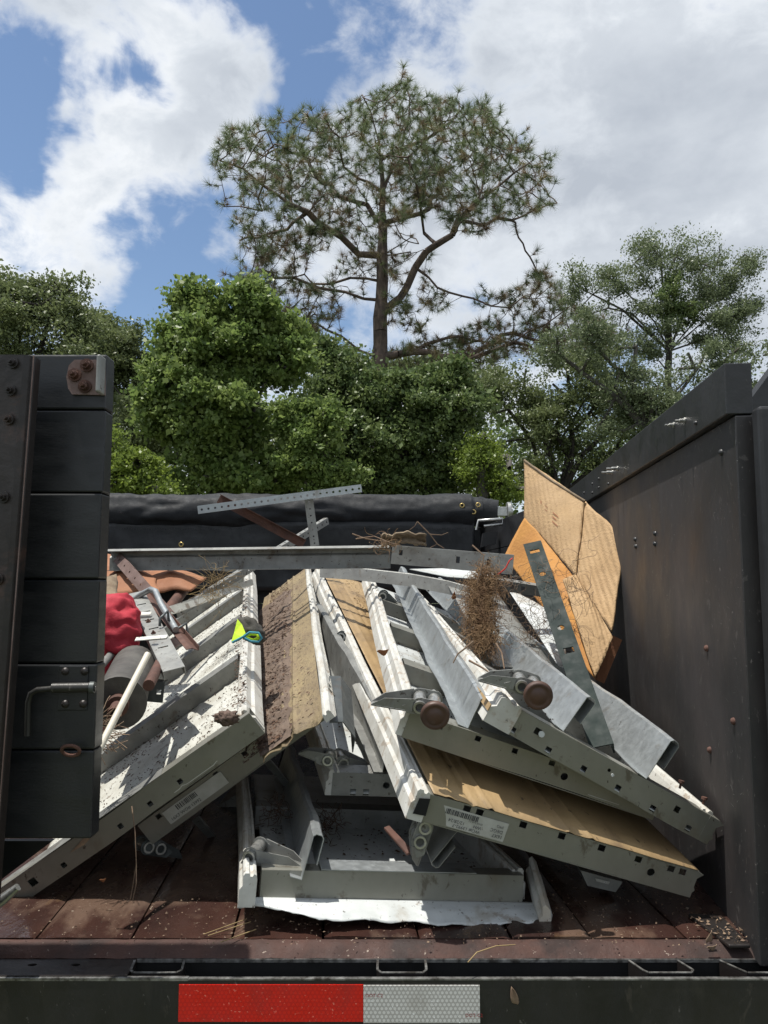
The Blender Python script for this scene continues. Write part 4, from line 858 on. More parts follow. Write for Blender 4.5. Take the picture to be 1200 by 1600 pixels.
# glove
gl = thing('work_glove', 'dark work glove with a lime and teal cuff lying on the white rail', 'glove', P(388, 985, 1.95))
gc = P(393, 985, 1.78)
def glfn(a, q):
    th = a * 2 * math.pi; ph_ = q * math.pi; d = V(math.sin(ph_) * math.cos(th), math.sin(ph_) * math.sin(th), math.cos(ph_))
    f = 1 + .25 * fbm(d * 1.5) + .06 * math.sin(d.x * 9 + d.z * 7); return gc + V(d.x * .030 + d.z * -.014, d.y * .03, d.z * .030) * f
obj('glove_body', MB().grid(36, 24, glfn), 'glove_dark', gl)
cuff = [P(370, 968, 1.76), P(381, 985, 1.75), P(389, 988, 1.74), P(404, 987, 1.74), P(406, 1000, 1.73), P(388, 1000, 1.72), P(364, 1004, 1.73)]
ct = MB(); fan = [P(371, 968, 1.765), P(366, 990, 1.745), P(362, 1003, 1.735), P(378, 996, 1.735), P(384, 990, 1.74), P(378, 976, 1.76)]
ct.add(fan, [(0, 1, 5), (1, 2, 3, 5), (3, 4, 5)]); obj('cuff', ct, 'lime_cloth', gl, solid=.005)
obj('cuff_opening', MB().tube([P(384, 994, 1.735), P(392, 990, 1.735), P(402, 991, 1.735), P(404, 997, 1.73), P(396, 1001, 1.73), P(386, 998, 1.73)], .0042, 8), 'lime_cloth', gl)
obj('trim', MB().tube([P(363, 1004, 1.728), P(380, 995, 1.725), P(390, 988, 1.725), P(404, 989, 1.725), P(409, 997, 1.725), P(404, 1003, 1.725), P(392, 1002, 1.72), P(382, 997, 1.72)], .0028, 6), 'teal_trim', gl)

# ------------------------------------------------------------------ roots, twigs, litter
def curlies(n, cfn, step, segs, r, mat, turn=.8, bias=V(0, 0, 0)):
    b = MB()
    for _ in range(n):
        p = cfn(); d = V(random.gauss(0, 1), random.gauss(0, 1), random.gauss(0, 1)).normalized(); pts = [p]
        ax = V(random.gauss(0, 1), random.gauss(0, 1), random.gauss(0, 1)).normalized()
        for k in range(segs):
            d = (Matrix.Rotation(turn * random.uniform(.2, 1), 3, ax) @ d + bias * .3).normalized()
            if random.random() < .3: ax = V(random.gauss(0, 1), random.gauss(0, 1), random.gauss(0, 1)).normalized()
            p = p + d * step; pts.append(p)
        b.tube(pts, r, 3, caps=False)
    return b
def clumpc():
    t = random.random(); w_ = .042 * (1 - .35 * abs(t - .35) * 2); c = P(762 - 12 * math.sin(t * 3) , 890 + 120 * t, 1.95 - .15 * t)
    return c + V(random.gauss(0, .45) * w_, random.gauss(0, .5) * .04, random.gauss(0, .012))
tag(obj('root_clump', curlies(2300, clumpc, .0050, 11, .0005, 'root_brown', 1.0, V(0, 0, -.5)), 'root_brown'), 'hanging clump of dry brown roots below the right end of the wide slotted angle', 'root clump')
def wirec():
    return P(random.uniform(790, 905), random.uniform(885, 1000), random.uniform(1.8, 1.9))
tag(obj('wiry_roots', curlies(110, wirec, .007, 22, .00045, 'root_brown', 1.0), 'twig'), 'thin wiry tendrils trailing right across the cardboard', 'roots')
tg = [('forked twig standing up above the slotted angle', [(602, 836, 2.3), (625, 860, 2.3), (650, 888, 2.3), (700, 905, 2.25)] and [(652, 815, 2.3), (672, 835, 2.3), (683, 850, 2.3), (694, 857, 2.3)]),
      ('thin twig lying over the left part of the slotted angle', [(550, 834, 2.3), (572, 842, 2.3), (600, 846, 2.28), (625, 852, 2.28)]),
      ('second thin twig crossing above the track joint', [(556, 842, 2.3), (585, 838, 2.28), (610, 848, 2.25)]),
      ('pale twig dangling in front of the root clump', [(738, 852, 1.9), (756, 868, 1.88), (752, 890, 1.88), (745, 915, 1.88)]),
      ('long bent twig lying across the white rail', [(740, 1002, 1.5), (728, 1012, 1.5), (715, 1022, 1.5), (708, 1036, 1.5)]),
      ('dark stick pointing down to the right roller', [(733, 1032, 1.45), (755, 1044, 1.43), (785, 1065, 1.40)]),
      ('crooked root stub below the root clump', [(775, 1005, 1.7), (784, 1020, 1.68), (788, 1045, 1.65)]),
      ('thin dry vine hanging beside the left slope down to the floor', [(206, 1260, 1.45), (211, 1300, 1.42), (213, 1350, 1.41), (204, 1405, 1.40)])]
for lb_, pts in tg:
    b = MB(); q = [P(*p) for p in pts]; k = .0022 if 'vine' not in lb_ else .0012; b.tube(q, [k * (1 - .5 * i / len(q)) for i in range(len(q))], 6)
    if 'forked' in lb_: b.tube([q[1], P(690, 836, 2.3), P(700, 832, 2.3)], [.002, .001, .0008], 5); b.tube([q[0], P(648, 822, 2.3), P(640, 828, 2.3)], [.0015, .001, .0008], 5); b.tube([q[2], P(672, 856, 2.3)], .0012, 5)
    if 'vine' in lb_: b.tube([q[2], P(213, 1380, 1.4), P(207, 1408, 1.4)], .001, 5)
    tag(obj('twig', b, 'twig'), lb_, 'twig')
tag(obj('root_clump', curlies(34, lambda: P(random.gauss(604, 9), random.gauss(850, 5), 2.28), .006, 9, .0007, 'root_brown', .7), 'root_brown'), 'small nest of roots on the joint between track and slotted angle', 'root clump')
def barkfn(a, q): 
    p = P(596 + 70 * a, 838 + 16 * q - 6 * math.sin(a * 3), 2.35); return p + V(0, .02 * math.sin(q * 3), .012 * fbm((a * 6, q * 4, 0)))
tag(obj('bark_piece', MB().grid(24, 8, barkfn), 'board_torn', solid=.006), 'curled grey bark scrap resting on the wide slotted angle', 'bark')
tag(obj('grass_tuft', curlies(80, lambda: P(random.gauss(338, 9), random.gauss(915, 12), 2.3), .010, 8, .0006, 'dry_grass', .35), 'dry_grass'), 'small tuft of dry grass by the long perforated angle', 'dry grass')
tag(obj('dry_grass_tuft', curlies(60, lambda: P(random.gauss(152, 6), random.gauss(1140, 16), 1.5), .009, 7, .0009, 'dry_grass', .3), 'crumb'), 'dry straw caught beside the edge of the black door', 'straw')
for (px_, py_, y_, lb_) in [(432, 1268, 1.72, 'dried rootlet stuck on the lowest white panel left of its channel'), (512, 1282, 1.70, 'dark leafy crumbs on the lowest white panel right of its channel')]:
    tag(obj('root_scrap', curlies(46, lambda: P(random.gauss(px_, 9), random.gauss(py_, 10), y_), .005, 8, .0007, 'litter', .7), 'litter'), lb_, 'roots')
tag(obj('red_string', MB().tube([P(778, 898, 2.15), P(790, 888, 2.14), P(796, 876, 2.13), P(801, 872, 2.13)], .0018, 6), 'red_string'), 'bit of bright red string at the end of the slotted angle', 'string')
# stains and litter
stuff(obj('pine_litter', litter_on(A_, 6500, .02, AW - .03, .03, 2.3, .006, (.0012, .0042), lambda u, v: .35 + .65 * (fbm((u * 9, v * 5, 0)) > .05)), 'litter'), 'dark pine litter flecks on the big white panel at the left', 'litter')
stuff(obj('pine_litter', litter_on(A_, 500, AW - .022, AW + .012, .05, 2.2, .054, (.0015, .006)), 'litter'), 'dark litter on the white rail beside the mossy tan panel', 'litter')
stuff(obj('pine_litter', litter_on(B_, 4500, BW - .19, BW - .03, -.12, 1.9, TH + .007, (.0015, .007), lambda u, v: 1.0 if u < BW - .10 + .03 * fbm((v * 4, 1, 1)) else .10), 'litter'), 'brown pine needle mat on the mossy tan panel', 'litter')
def matfn(a, q):
    v = -.135 + (BL - .2) * q; e_ = BW - .085 + .012 * fbm((v * 5, 1, 1)) + .008 * fbm((v * 22, 1, 4)); ul = BW - .152 - .09 * min(1, q * 2.2); u = ul + (e_ - ul) * a
    return B_(u, v, TH + .0035 + (.006 + .006 * fbm((u * 30, v * 20, 0)) + .003 * fbm((u * 90, v * 60, 3))) * min(1, 6 * (1 - a)) * min(1, 40 * q + .1))
stuff(obj('needle_mat', MB().grid(40, 240, matfn), 'needle_mat'), 'purplish brown mat of rotten pine needles on the left part of the tan mossy panel', 'pine needles')
stuff(obj('pine_litter', litter_on(G_, 900, .03, .2, .7, 2.2, TH + .004, (.002, .009), lambda u, v: min(1, max(0, (u - .08) * 10))), 'litter'), 'litter on the narrow visible strip of the lower tan panel', 'litter')
stuff(obj('pine_litter', litter_on(E_, 420, .02, E_.W - .03, .06, .6, .006, (.0015, .006)), 'litter'), 'dark crumbs on the lowest white panel', 'litter')
stuff(obj('pine_litter', litter_on(D_, 260, .03, D_.W, .04, 1.2, .006, (.0015, .005)), 'litter'), 'dark crumbs on the short middle section', 'litter')
stuff(obj('pine_litter', litter_on(H_, 500, .03, .2, .04, 1.5, .008, (.0015, .006)), 'litter'), 'dark crumbs beside the grey channel on the right-hand fan', 'litter')
stuff(obj('pine_litter', litter_on(I_, 240, 0, .12, .0, 1.5, .054, (.001, .003)), 'litter'), 'dark specks on the topmost white rail', 'litter')
class FloorF:
    def __call__(s, u, v, w): return V(u, v, w)
ff = FloorF()
stuff(obj('floor_crumbs', litter_on(ff, 900, -1.3, .58, 1.30, 1.5, .002, (.0008, .0028)), 'crumb'), 'pale crumbs scattered on the plank floor', 'crumbs')
stuff(obj('floor_crumbs', litter_on(ff, 90, .53, .60, 1.31, 1.40, .004, (.001, .005)), 'crumb'), 'dirt crumbs in the right rear corner of the bed', 'crumbs')
for (px, py, y, s_, lb_) in [(354, 1122, 1.40, .016, 'clod of soil at the right end of the big white panel')]:
    c = P(px, py, y); tag(obj('soil_clod', MB().grid(24, 16, lambda a, q: c + V(math.sin(q * math.pi) * math.cos(a * 6.283) * s_ * 1.3, math.sin(q * math.pi) * math.sin(a * 6.283) * s_, math.cos(q * math.pi) * s_ * .75) * (1 + .5 * fbm(V(math.sin(q * math.pi) * math.cos(a * 6.283), math.sin(q * math.pi) * math.sin(a * 6.283), math.cos(q * math.pi)) * 3))), 'soil'), lb_, 'soil')
def leaf_(px, py, y, s_, lb_, rot=0.0, mat='dead_leaf'):
    c = P(px, py, y)
    tag(obj('dead_leaf', MB().grid(6, 4, lambda a, q: c + V((a - .5) * 2 * s_ * math.cos(rot) - (q - .5) * s_ * math.sin(math.pi * a) * math.sin(rot), -.3 * (q - .5) * s_, (a - .5) * 2 * s_ * math.sin(rot) + (q - .5) * s_ * math.sin(math.pi * a) * math.cos(rot)) + V(0, 0, .3 * s_ * math.cos(a * 5))), mat, solid=.0006), lb_, 'leaf')
leaf_(598, 1018, 1.75, .014, 'dead brown leaf caught beside the white rail of the tan strip', .3); leaf_(709, 932, 1.9, .012, 'dead leaf stuck on the channel left of the root clump', 1.4)
leaf_(1108, 1466, 1.31, .012, 'orange dead leaf scrap in the right rear corner of the bed', 1.2, 'crumb'); leaf_(1112, 1480, 1.30, .009, 'small pale leaf scrap next to the orange one in the corner', .4, 'crumb')
leaf_(804, 1558, 1.238, .012, 'dry twig scrap hanging on the bumper right of the tape', -1.2, 'twig'); leaf_(147, 1262, 1.36, .010, 'orange bark flake at the low end of the big white panel', -.3, 'crumb'); leaf_(160, 1375, 1.44, .006, 'small dry flake on the floor below the left slope', .3)
tag(obj('straw', MB().tube([PF(731, 1508, .0) + V(0, 0, .004), PF(745, 1488, .012), PF(775, 1478, .014), PF(805, 1476, .01)], .0009, 5), 'dry_grass'), 'dry curved straw on the rusty sill below the torn sheet', 'straw')
for k, (a_, b_) in enumerate([((318, 1460), (385, 1436)), ((325, 1462), (392, 1440)), ((345, 1472), (400, 1452))]):
    tag(obj('straw', MB().tube([PF(*a_, .004), PF(*b_, .008)], .0009, 5), 'dry_grass'), ['longest of the three straws on the floor left of the lowest panel', 'middle one of the three straws on the floor', 'straw nearest the sill of the three on the floor'][k], 'straw')
tag(obj('rust_scrap', MB().slab([P(600, 1296, 1.55), P(608, 1293, 1.55), P(645, 1332, 1.46), P(636, 1337, 1.46)], (0, 0, .004)), 'rust'), 'short rusty red steel strip lying on the lowest white panel', 'metal strip')
# dirt flecks on the right wall are in the material; white blobs on the top cap
for px, py, s_ in [(846, 1147, .0055), (957, 1211, .0028)]:
    p = P(px, py, 1.372); obj('paint_spot', MB().tube([p, p - GY * .002], s_, 9), 'white_clean', pi_)

# ------------------------------------------------------------------ trees
def np_mesh(name, verts, faces4=None, faces3=None, mat=None, parent=None, loc=(0, 0, 0), smooth=False, mats=None, midx=None):
    me = bpy.data.meshes.new(name); verts = np.asarray(verts, np.float32).reshape(-1, 3) - np.array(loc, np.float32)
    F = faces4 if faces4 is not None else faces3; k = F.shape[1]
    me.vertices.add(len(verts)); me.vertices.foreach_set('co', verts.ravel()); me.loops.add(F.size); me.loops.foreach_set('vertex_index', F.ravel().astype(np.int32))
    me.polygons.add(len(F)); me.polygons.foreach_set('loop_start', np.arange(0, F.size, k, dtype=np.int32)); me.polygons.foreach_set('loop_total', np.full(len(F), k, np.int32))
    for m_ in (mats or [mat]): me.materials.append(MATS[m_])
    if midx is not None: me.polygons.foreach_set('material_index', midx.astype(np.int32))
    me.update(calc_edges=True); o = bpy.data.objects.new(name, me); COL.objects.link(o)
    if parent: o.parent = parent
    else: o.location = loc
    return o
def unit(a): return a / np.maximum(1e-9, np.linalg.norm(a, axis=1, keepdims=True))
def leaves(c, size, aspect=.55, droop=0.0, up=.35):
    """diamond leaves at centres c (n,3)"""
    n = len(c); d = unit(rng.normal(size=(n, 3)) + np.array([0, 0, -droop])); nn = unit(rng.normal(size=(n, 3)) + np.array([0, 0, up])); s = unit(np.cross(d, nn))
    L = size * rng.uniform(.45, 1.0, (n, 1)) * (1 + 1.1 * rng.random((n, 1)) ** 3); w = L * aspect
    v = np.stack([c, c + d * L * .45 + s * w * .5, c + d * L, c + d * L * .45 - s * w * .5], 1).reshape(-1, 3)
    return v, np.arange(4 * n).reshape(-1, 4)
def colonize(seeds, attr, step, infl, kill, iters=80):
    """seeds: list of (point, parent index). returns points, parents"""
    pts = [Vector(p) for p, _ in seeds]; par = [q for _, q in seeds]; attr = [Vector(a) for a in attr]
    for it in range(iters):
        kd = kdtree.KDTree(len(pts))
        for i, p in enumerate(pts): kd.insert(p, i)
        kd.balance(); acc = {}; keep = []
        for a in attr:
            co, i, dist = kd.find(a)
            if dist < kill: continue
            keep.append(a)
            if dist < infl: acc[i] = acc.get(i, Vector()) + (a - co) / dist
        attr = keep
        if not acc or not attr: break
        for i, d in acc.items():
            if d.length < 1e-4: continue
            d = (d.normalized() + V(random.gauss(0, .12), random.gauss(0, .12), random.gauss(0, .12) + .05)).normalized()
            pts.append(pts[i] + d * step); par.append(i)
        if len(pts) > 9000: break
    return pts, par
def skeleton_mesh(pts, par, r0, rmin, base_r=None, pw=2.3):
    n = len(pts); acc = [0.0] * n; ch = [0] * n
    for i in range(n - 1, -1, -1):
        if acc[i] == 0: acc[i] = rmin ** pw
        if par[i] >= 0: acc[par[i]] += acc[i]; ch[par[i]] += 1
    mxr = acc[0] ** (1 / pw); sc = r0 / mxr
    rad = [max(rmin, (a ** (1 / pw)) * (sc if sc > 1 else sc)) for a in acc]
    vs = []; fs = []; m = 5
    for i in range(n):
        p = par[i]
        if p < 0: continue
        a, b = pts[p], pts[i]; t = b - a
        if t.length < 1e-5: continue
        t.normalize(); u = t.orthogonal().normalized(); w = t.cross(u); mm = 8 if rad[i] > .06 else 4; k = len(vs)
        ra = min(rad[p], rad[i] * 1.25)
        for (c, r) in ((a - t * r0 * .0, ra), (b, rad[i])):
            for j in range(mm): q = 2 * math.pi * j / mm; vs.append(c + (u * math.cos(q) + w * math.sin(q)) * r)
        fs += [(k + j, k + (j + 1) % mm, k + mm + (j + 1) % mm, k + mm + j) for j in range(mm)]
    return vs, fs, ch, rad
def inpoly(x, y, poly):
    c = False; j = len(poly) - 1
    for i in range(len(poly)):
        if (poly[i][1] > y) != (poly[j][1] > y) and x < (poly[j][0] - poly[i][0]) * (y - poly[i][1]) / (poly[j][1] - poly[i][1] + 1e-9) + poly[i][0]: c = not c
        j = i
    return c

def build_pine():
    D = 25.0
    root = thing('pine_tree', 'tall open-crowned pine tree rising behind the trailer in the middle', 'tree', (P(594, 620, D).x, D, GZ0))
    def PL(px, py, dy=0): return P(px, py, D + dy)
    seeds = []
    def chain(pl, start=None, dy=0, wob=.07):
        prev = start; idx = []
        for k, (x, y) in enumerate(pl):
            q = PL(x, y, dy * k / max(1, len(pl) - 1))
            if prev is not None and idx or prev is not None:
                a = seeds[prev][0]; n = max(1, int((q - a).length / .45))
                for s_ in range(1, n + 1):
                    pnt = a.lerp(q, s_ / n) + V(random.gauss(0, wob), random.gauss(0, wob), random.gauss(0, wob)); seeds.append((pnt, prev)); prev = len(seeds) - 1
            else: seeds.append((q, -1)); prev = 0
            idx.append(prev)
        return idx
    g0 = PL(594, 620); base = V(g0.x, D, GZ0)
    seeds.append((base, -1)); tr_ = chain([(594, 620), (594, 560), (595, 497), (596, 470), (596, 440), (597, 400), (599, 350), (598, 300), (596, 250), (594, 205), (604, 165)], 0, wob=.015)
    t620, t560, t497, t470, t440, t400, t350, t300, t250, t205, t165 = tr_
    r1 = chain([(625, 465), (650, 425), (665, 395), (685, 380), (720, 345), (745, 320), (780, 290), (805, 272), (845, 250), (862, 240)], t497, -1.5)
    chain([(665, 360), (657, 320), (650, 280), (635, 250)], r1[3], -2.0); chain([(760, 350), (800, 340), (830, 325), (872, 315)], r1[4], 1.5)
    chain([(748, 290), (765, 250), (768, 215), (760, 180)], r1[5], .5); chain([(790, 255), (800, 225)], r1[6], -.5)
    l1 = chain([(560, 397), (530, 370), (500, 350), (480, 332), (450, 317), (415, 290), (375, 265), (340, 250)], t400, -1.8)
    chain([(450, 360), (400, 370), (375, 375)], l1[3], 1.5); chain([(455, 290), (440, 250), (420, 210)], l1[4], .5); chain([(410, 330), (370, 325), (350, 322)], l1[5], -.5)
    chain([(570, 320), (535, 310), (500, 280), (475, 245), (435, 240)], t350, 2.0)
    l2 = chain([(550, 437), (515, 440), (470, 430)], t440, 1.0); chain([(540, 460), (500, 450), (465, 435), (430, 440), (400, 455)], t470, -1.0)
    l3 = chain([(560, 545), (535, 530), (490, 510), (450, 505), (415, 510)], t560, -1.2)
    r2 = chain([(650, 552), (690, 555), (730, 562), (770, 555), (805, 537), (850, 505), (890, 480)], t560, -2.2)
    chain([(850, 550), (900, 560), (940, 572)], r2[4], -1.0); chain([(760, 535), (800, 520), (850, 535), (890, 530)], r2[2], 1.0); chain([(700, 530), (740, 530)], r2[0], 1)
    chain([(690, 445), (725, 465), (765, 475), (800, 480), (840, 465), (865, 440)], r1[1], -2.4)
    chain([(560, 580), (535, 590)], t620, -1); chain([(650, 580), (700, 595)], t620, 1)
    chain([(590, 220), (580, 180), (565, 150)], t250, -1); chain([(632, 225), (638, 170), (637, 125)], t300, .8); chain([(660, 220), (700, 190), (720, 160)], t250, 1.5)
    chain([(540, 260), (530, 215)], t300, -1.2); chain([(640, 400), (670, 395)], t400, 1.5); chain([(655, 330), (690, 290), (700, 250)], t350, 2.5); chain([(640, 370), (655, 380)], t400, -1)
    polys = [([(325, 250), (350, 208), (405, 185), (455, 178), (480, 170), (530, 188), (545, 152), (575, 142), (600, 130), (637, 114), (655, 142), (690, 152), (725, 152), (765, 155), (788, 188), (810, 218), (860, 235), (866, 260), (845, 290), (878, 310), (868, 328), (820, 336), (780, 345), (765, 375), (735, 372), (700, 340), (660, 330), (630, 350), (600, 360), (560, 380), (525, 370), (500, 400), (470, 415), (400, 405), (372, 380), (375, 350), (345, 322), (370, 290), (330, 270)], 1150, 3.0),
             ([(362, 432), (430, 400), (470, 430), (530, 450), (540, 500), (480, 520), (430, 500), (380, 470)], 190, 2.0), ([(610, 430), (680, 440), (700, 480), (650, 510), (610, 500)], 60, 2.0),
             ([(615, 570), (640, 510), (700, 525), (760, 492), (820, 492), (870, 450), (905, 470), (960, 500), (985, 545), (920, 585), (820, 560), (740, 578), (650, 600)], 560, 2.0),
             ([(735, 455), (780, 462), (810, 435), (865, 430), (872, 460), (800, 488)], 70, 1.2), ([(520, 420), (590, 380), (640, 400), (620, 440), (560, 440)], 70, 1.5), ([(650, 160), (700, 150), (760, 160), (780, 250), (740, 330), (650, 300), (620, 240)], 200, 3.5)]
    attr = []
    for poly, n, dep in polys:
        xs_ = [p[0] for p in poly]; ys_ = [p[1] for p in poly]; k = 0
        while k < n:
            x, y = random.uniform(min(xs_), max(xs_)), random.uniform(min(ys_), max(ys_))
            if inpoly(x, y, poly): attr.append(PL(x, y, random.uniform(-dep, dep))); k += .55
    pts, par = colonize(seeds, attr, .26, 2.2, .34, 60)
    n1 = len(pts)
    for i in range(len(seeds), n1):
        if random.random() < .35:
            d = V(random.gauss(0, 1), random.gauss(0, 1), random.gauss(.4, .8)).normalized(); a = pts[i]; pv = i
            for s_ in range(random.randint(1, 2)): a = a + d * .24; d = (d + V(0, 0, .35)).normalized(); pts.append(a); par.append(pv); pv = len(pts) - 1
    vs, fs, ch, rad = skeleton_mesh(pts, par, .27, .010, pw=2.05)
    b = MB(); b.add(vs, fs, True); loc = root.location
    obj('trunk_and_limbs', b, 'bark_pine', root)
    # tufts at branch ends and along thin twigs
    C = []; Dn = []
    for i, p in enumerate(pts):
        if i < len(seeds) and ch[i] > 0: continue
        if ch[i] == 0 or (rad[i] < .017 and random.random() < .45):
            a = p - pts[par[i]]; C.append(tuple(p)); Dn.append(tuple((a.normalized() + V(0, 0, .35)).normalized()))
    C = np.array(C); Dn = np.array(Dn); K = 56; n = len(C)
    c = np.repeat(C, K, 0); d = np.repeat(Dn, K, 0); d = unit(d * .75 + unit(rng.normal(size=(n * K, 3))) * .95)
    L = rng.uniform(.24, .40, (n * K, 1)) * np.repeat(rng.uniform(.55, 1.2, (n, 1)), K, 0); s = unit(np.cross(d, rng.normal(size=(n * K, 3)))) * .0058
    st = c - np.repeat(Dn, K, 0) * rng.uniform(0, .12, (n * K, 1)); tip = st + d * L; tip[:, 2] -= L[:, 0] * .08
    v = np.stack([st - s, st + s, tip], 1).reshape(-1, 3); F = np.arange(3 * n * K).reshape(-1, 3)
    # drier tufts low in the crown
    dry = (rng.random(n) < np.clip(.55 - (C[:, 2] - P(0, 560, D).z) * .05, .06, .5)).astype(int)
    np_mesh('crown', v - np.array(loc), faces3=F, mats=['pine_needles', 'pine_needles_dry'], midx=np.repeat(dry, K), parent=root)
    return n
NT = build_pine()

def broadleaf(label, name, D, blobs, leaf, bark, base_px, nleaf, lsize, group='trees beyond the trailer', clump=.45, per=26, vis_br=True, dens_gap=.0, aspect=.55, cat='tree', thick=1.0, tr=.16):
    """blobs: (px,py,rx,ry) ellipses of crown at distance D"""
    bx = P(base_px, 800, D).x; root = thing(name, label, cat, (bx, D, GZ0), group); loc = np.array(root.location)
    E = []; 
    for (px, py, rx, ry) in blobs:
        c = P(px, py, D); E.append((c, rx / FPX * D, ry / FPX * D))
    vol = sum(e[1] * e[2] for e in E); ncl = max(12, nleaf // per); cc = []
    for (c, rx, ry) in E:
        n = max(3, int(ncl * rx * ry / vol)); k = 0
        subs = []
        for _ in range(max(9, int(12 + 9 * rx * ry))):
            u = rng.normal(size=3); u /= np.linalg.norm(u); rs = rng.uniform(.10, .34) ; rs = max(.20, rs * min(rx, ry)); q_ = np.array([c.x, c.y, c.z]) + u * rng.uniform(.45, 1.16) * np.array([rx, min(rx, ry) * thick, ry]); subs.append((q_, rs))
        while k < n:
            u = rng.normal(size=3); u /= np.linalg.norm(u); r = rng.random() ** (1 / 2.6)
            if rng.random() < .80: q_, rs = subs[rng.integers(len(subs))]; p = q_ + u * r * rs * np.array([1.25, 1.25, .75])
            else: p = np.array([c.x, c.y, c.z]) + u * r * np.array([rx, min(rx, ry) * thick, ry]) * .9
            if dens_gap and noise.noise(Vector(p) * .9) < dens_gap - .35 and random.random() < .85: k += .5; continue
            cc.append(p); k += 1
    cc = np.array(cc)
    # skeleton
    at = cc[rng.permutation(len(cc))[:(420 if vis_br else 160)]]; top = max(e[0].z + e[2] for e in E)
    seeds = [(V(bx, D, GZ0), -1)]; cen = sum((e[0] for e in E), Vector()) / len(E); n0 = 14; z1 = min(e[0].z - e[2] * .3 for e in E)
    z1 = max(z1, GZ0 + 2.0)
    for i in range(1, n0 + 1): seeds.append((V(bx + (cen.x - bx) * .5 * (i / n0) ** 2 + random.gauss(0, .05), D, GZ0 + (z1 - GZ0) * i / n0), i - 1))
    last = n0
    for e in E:
        q = e[0]; a = seeds[last][0]; n = max(2, int((q - a).length / .8)); pv = last
        for s_ in range(1, n + 1): seeds.append((a.lerp(q, s_ / n) + V(random.gauss(0, .12), random.gauss(0, .12), random.gauss(0, .1) + .25 * math.sin(math.pi * s_ / n)), pv)); pv = len(seeds) - 1
    pts, par = colonize(seeds, at, .45, 6.0, .5, 26)
    vs, fs, ch, rad = skeleton_mesh(pts, par, tr, .010)
    b = MB(); b.add(vs, fs, True); obj('trunk', b, bark, root)
    per = int(per * 1.7); lsize = lsize * .78; n = len(cc) * per; c = np.repeat(cc, per, 0); off = unit(rng.normal(size=(n, 3))) * (rng.random((n, 1)) ** .6) * clump * 1.12 * np.repeat(rng.uniform(.45, 1.25, (len(cc), 1)), per, 0) * np.array([1, 1, .6])
    v, F = leaves(c + off, lsize, aspect)
    np_mesh('crown', v - loc, faces4=F, mat=leaf, parent=root)
    return root
TG = 'trees beyond the trailer'
broadleaf('dark oak tree at the far left edge, its crown above the black door', 'oak_tree', 22, [(60, 530, 110, 100), (20, 470, 70, 50), (95, 455, 38, 28), (-40, 560, 100, 120), (130, 520, 34, 30), (60, 640, 130, 90)], 'leaf_oak', 'bark_dark', 20, 52000, .13, per=30, clump=.42)
broadleaf('dark leafy oak between the left oak and the bright sweetgum', 'oak_tree', 25, [(180, 545, 42, 55), (160, 510, 26, 24), (205, 590, 40, 60), (200, 520, 18, 14), (215, 680, 60, 70)], 'leaf_oak', 'bark_dark', 230, 26000, .14, per=30, clump=.42)
broadleaf('bright green sweetgum tree left of the pine', 'sweetgum_tree', 16, [(330, 560, 80, 65), (290, 480, 26, 36), (320, 500, 40, 42), (400, 490, 44, 46), (385, 465, 24, 30), (270, 600, 42, 32), (255, 565, 26, 20), (330, 660, 100, 80), (430, 560, 60, 50), (250, 650, 40, 40), (350, 740, 130, 60), (290, 540, 40, 40), (460, 520, 24, 26)], 'leaf_gum', 'bark_grey', 350, 70000, .13, per=24, clump=.30, aspect=.75)
broadleaf('low yellow-green bush showing just right of the black door', 'bush', 14.5, [(190, 730, 45, 45), (225, 760, 40, 35), (170, 700, 20, 26)], 'leaf_bright', 'bark_grey', 195, 9000, .09, per=20, clump=.22, cat='bush')
broadleaf('dark green tree standing in front of the pine trunk', 'broadleaf_tree', 18, [(560, 690, 120, 80), (510, 640, 60, 60), (620, 640, 80, 50), (690, 650, 50, 60), (530, 570, 30, 34), (500, 545, 30, 26), (440, 700, 60, 70), (700, 740, 50, 50), (600, 760, 130, 40), (600, 612, 50, 36), (670, 600, 60, 36), (720, 625, 40, 44), (560, 600, 40, 40)], 'leaf_dark', 'bark_dark', 570, 68000, .12, per=26, clump=.36, aspect=.7)
broadleaf('yellow-green leafy tree low in the centre before the dark one', 'broadleaf_tree', 15.5, [(480, 700, 40, 50), (500, 660, 30, 30), (520, 740, 60, 34), (450, 650, 20, 24)], 'leaf_gum', 'bark_grey', 490, 14000, .11, per=22, clump=.25, aspect=.7)
broadleaf('sunlit bush behind the crank end of the tarp roll', 'bush', 17, [(750, 730, 40, 40), (735, 700, 24, 24), (780, 770, 40, 34)], 'leaf_bright', 'bark_grey', 755, 8000, .09, per=20, clump=.25, cat='bush')
broadleaf('green live oak right of centre behind the cardboard', 'oak_tree', 20, [(850, 680, 90, 70), (820, 620, 60, 34), (900, 620, 70, 45), (960, 660, 80, 60), (790, 740, 60, 50), (900, 760, 110, 60), (880, 575, 40, 30), (770, 620, 50, 50), (940, 590, 60, 40), (960, 700, 70, 60)], 'leaf_oak', 'bark_dark', 880, 44000, .10, per=20, clump=.34, dens_gap=.34)
broadleaf('tall sparse oak at the right with a dark leaf clump in its crown', 'oak_tree', 21, [(1050, 400, 60, 46), (1120, 420, 60, 40), (1000, 430, 26, 40), (1160, 470, 30, 50), (1100, 490, 60, 50), (1010, 510, 50, 50), (940, 480, 46, 46), (900, 440, 24, 26), (950, 430, 18, 20), (1130, 540, 40, 30), (1020, 375, 26, 18), (1175, 400, 20, 22)], 'leaf_pale', 'bark_grey', 1045, 44000, .082, per=13, clump=.34, dens_gap=.36, tr=.085)
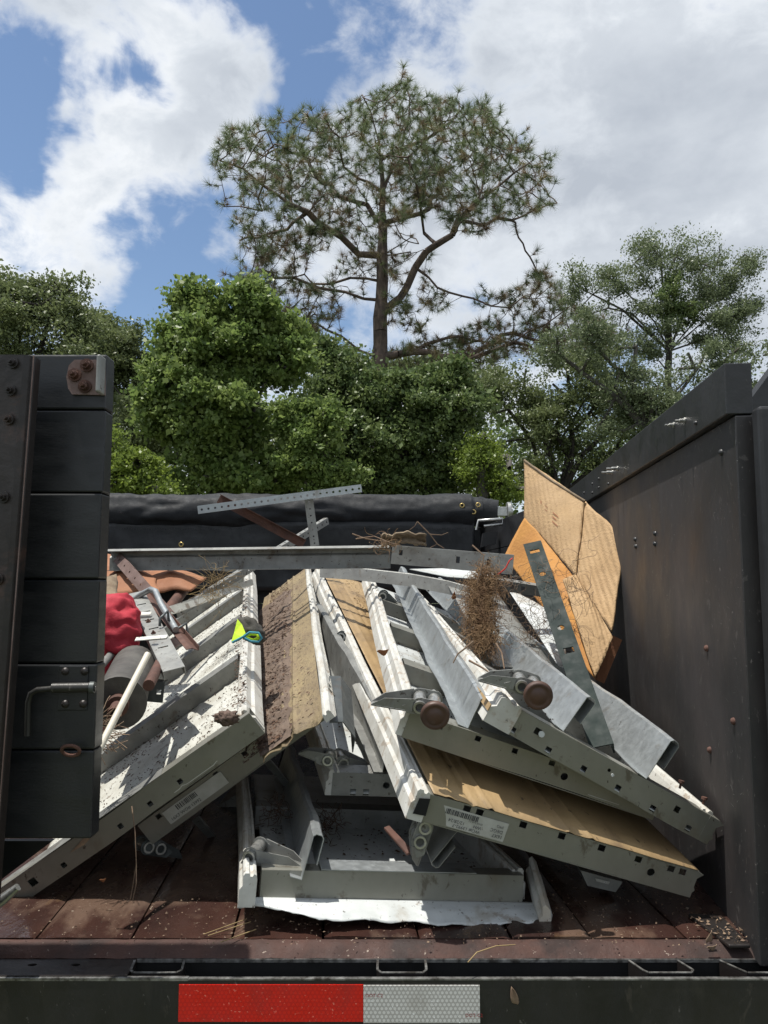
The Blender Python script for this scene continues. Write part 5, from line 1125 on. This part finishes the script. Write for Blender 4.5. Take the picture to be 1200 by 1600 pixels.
broadleaf('dense dark mistletoe-like clump inside the tall sparse oak', 'mistletoe_clump', 20.6, [(1050, 440, 18, 20), (1040, 475, 28, 26), (1065, 490, 30, 22)], 'leaf_dark', 'bark_dark', 1048, 4200, .09, per=22, clump=.2, vis_br=False, cat='mistletoe', tr=.05, group=None)
broadleaf('pale green oak just above the right-hand wall', 'oak_tree', 18, [(1040, 600, 80, 40), (1090, 580, 60, 28), (980, 600, 60, 46), (1000, 660, 90, 50), (1130, 590, 40, 30), (1100, 570, 60, 40), (1030, 640, 80, 50), (960, 570, 50, 40), (1150, 620, 50, 40), (920, 525, 55, 40), (865, 545, 40, 30), (985, 545, 50, 36)], 'leaf_pale', 'bark_grey', 1010, 30000, .085, per=20, clump=.28, dens_gap=.33)
broadleaf('leafy tree at the right edge above the outer board', 'broadleaf_tree', 23, [(1200, 610, 60, 30), (1260, 560, 90, 70), (1300, 650, 90, 80)], 'leaf_pale', 'bark_grey', 1300, 12000, .12, per=24, clump=.4, dens_gap=.2)
broadleaf('green tree backing the lower trunk of the pine', 'broadleaf_tree', 30, [(540, 580, 50, 50), (490, 560, 40, 46), (640, 590, 60, 40), (700, 580, 50, 40), (590, 600, 50, 40), (750, 600, 50, 40), (450, 540, 40, 50)], 'leaf_oak', 'bark_dark', 640, 26000, .14, per=18, clump=.5, dens_gap=.30)
# far woods behind
def woods():
    c = []
    n = 3600
    for _ in range(n):
        x = random.uniform(-34, 34); px = 600 + x / 38 * FPX
        hpx = 640 + 45 * noise.noise(V(x * .25, 0, 3)) + 30 * noise.noise(V(x * .9, 5, 3)) + (40 if 690 < px < 760 else 0)
        topz = P(600, hpx, 38).z; z = GZ0 + (topz - GZ0) * random.random() ** .8; c.append((x, 38 + random.uniform(-3, 3), z))
    c = np.array(c); per = 24; q = np.repeat(c, per, 0) + unit(rng.normal(size=(n * per, 3))) * rng.random((n * per, 1)) ** .5 * .9
    v, F = leaves(q, .26, .6); o = np_mesh('far_woods', v, faces4=F, mat='leaf_dark', loc=(0, 38, GZ0)); stuff(o, 'dense green woods filling the gaps behind the nearer trees', 'woods')
woods()
print('tufts', NT, 'script objects', len(bpy.data.objects))
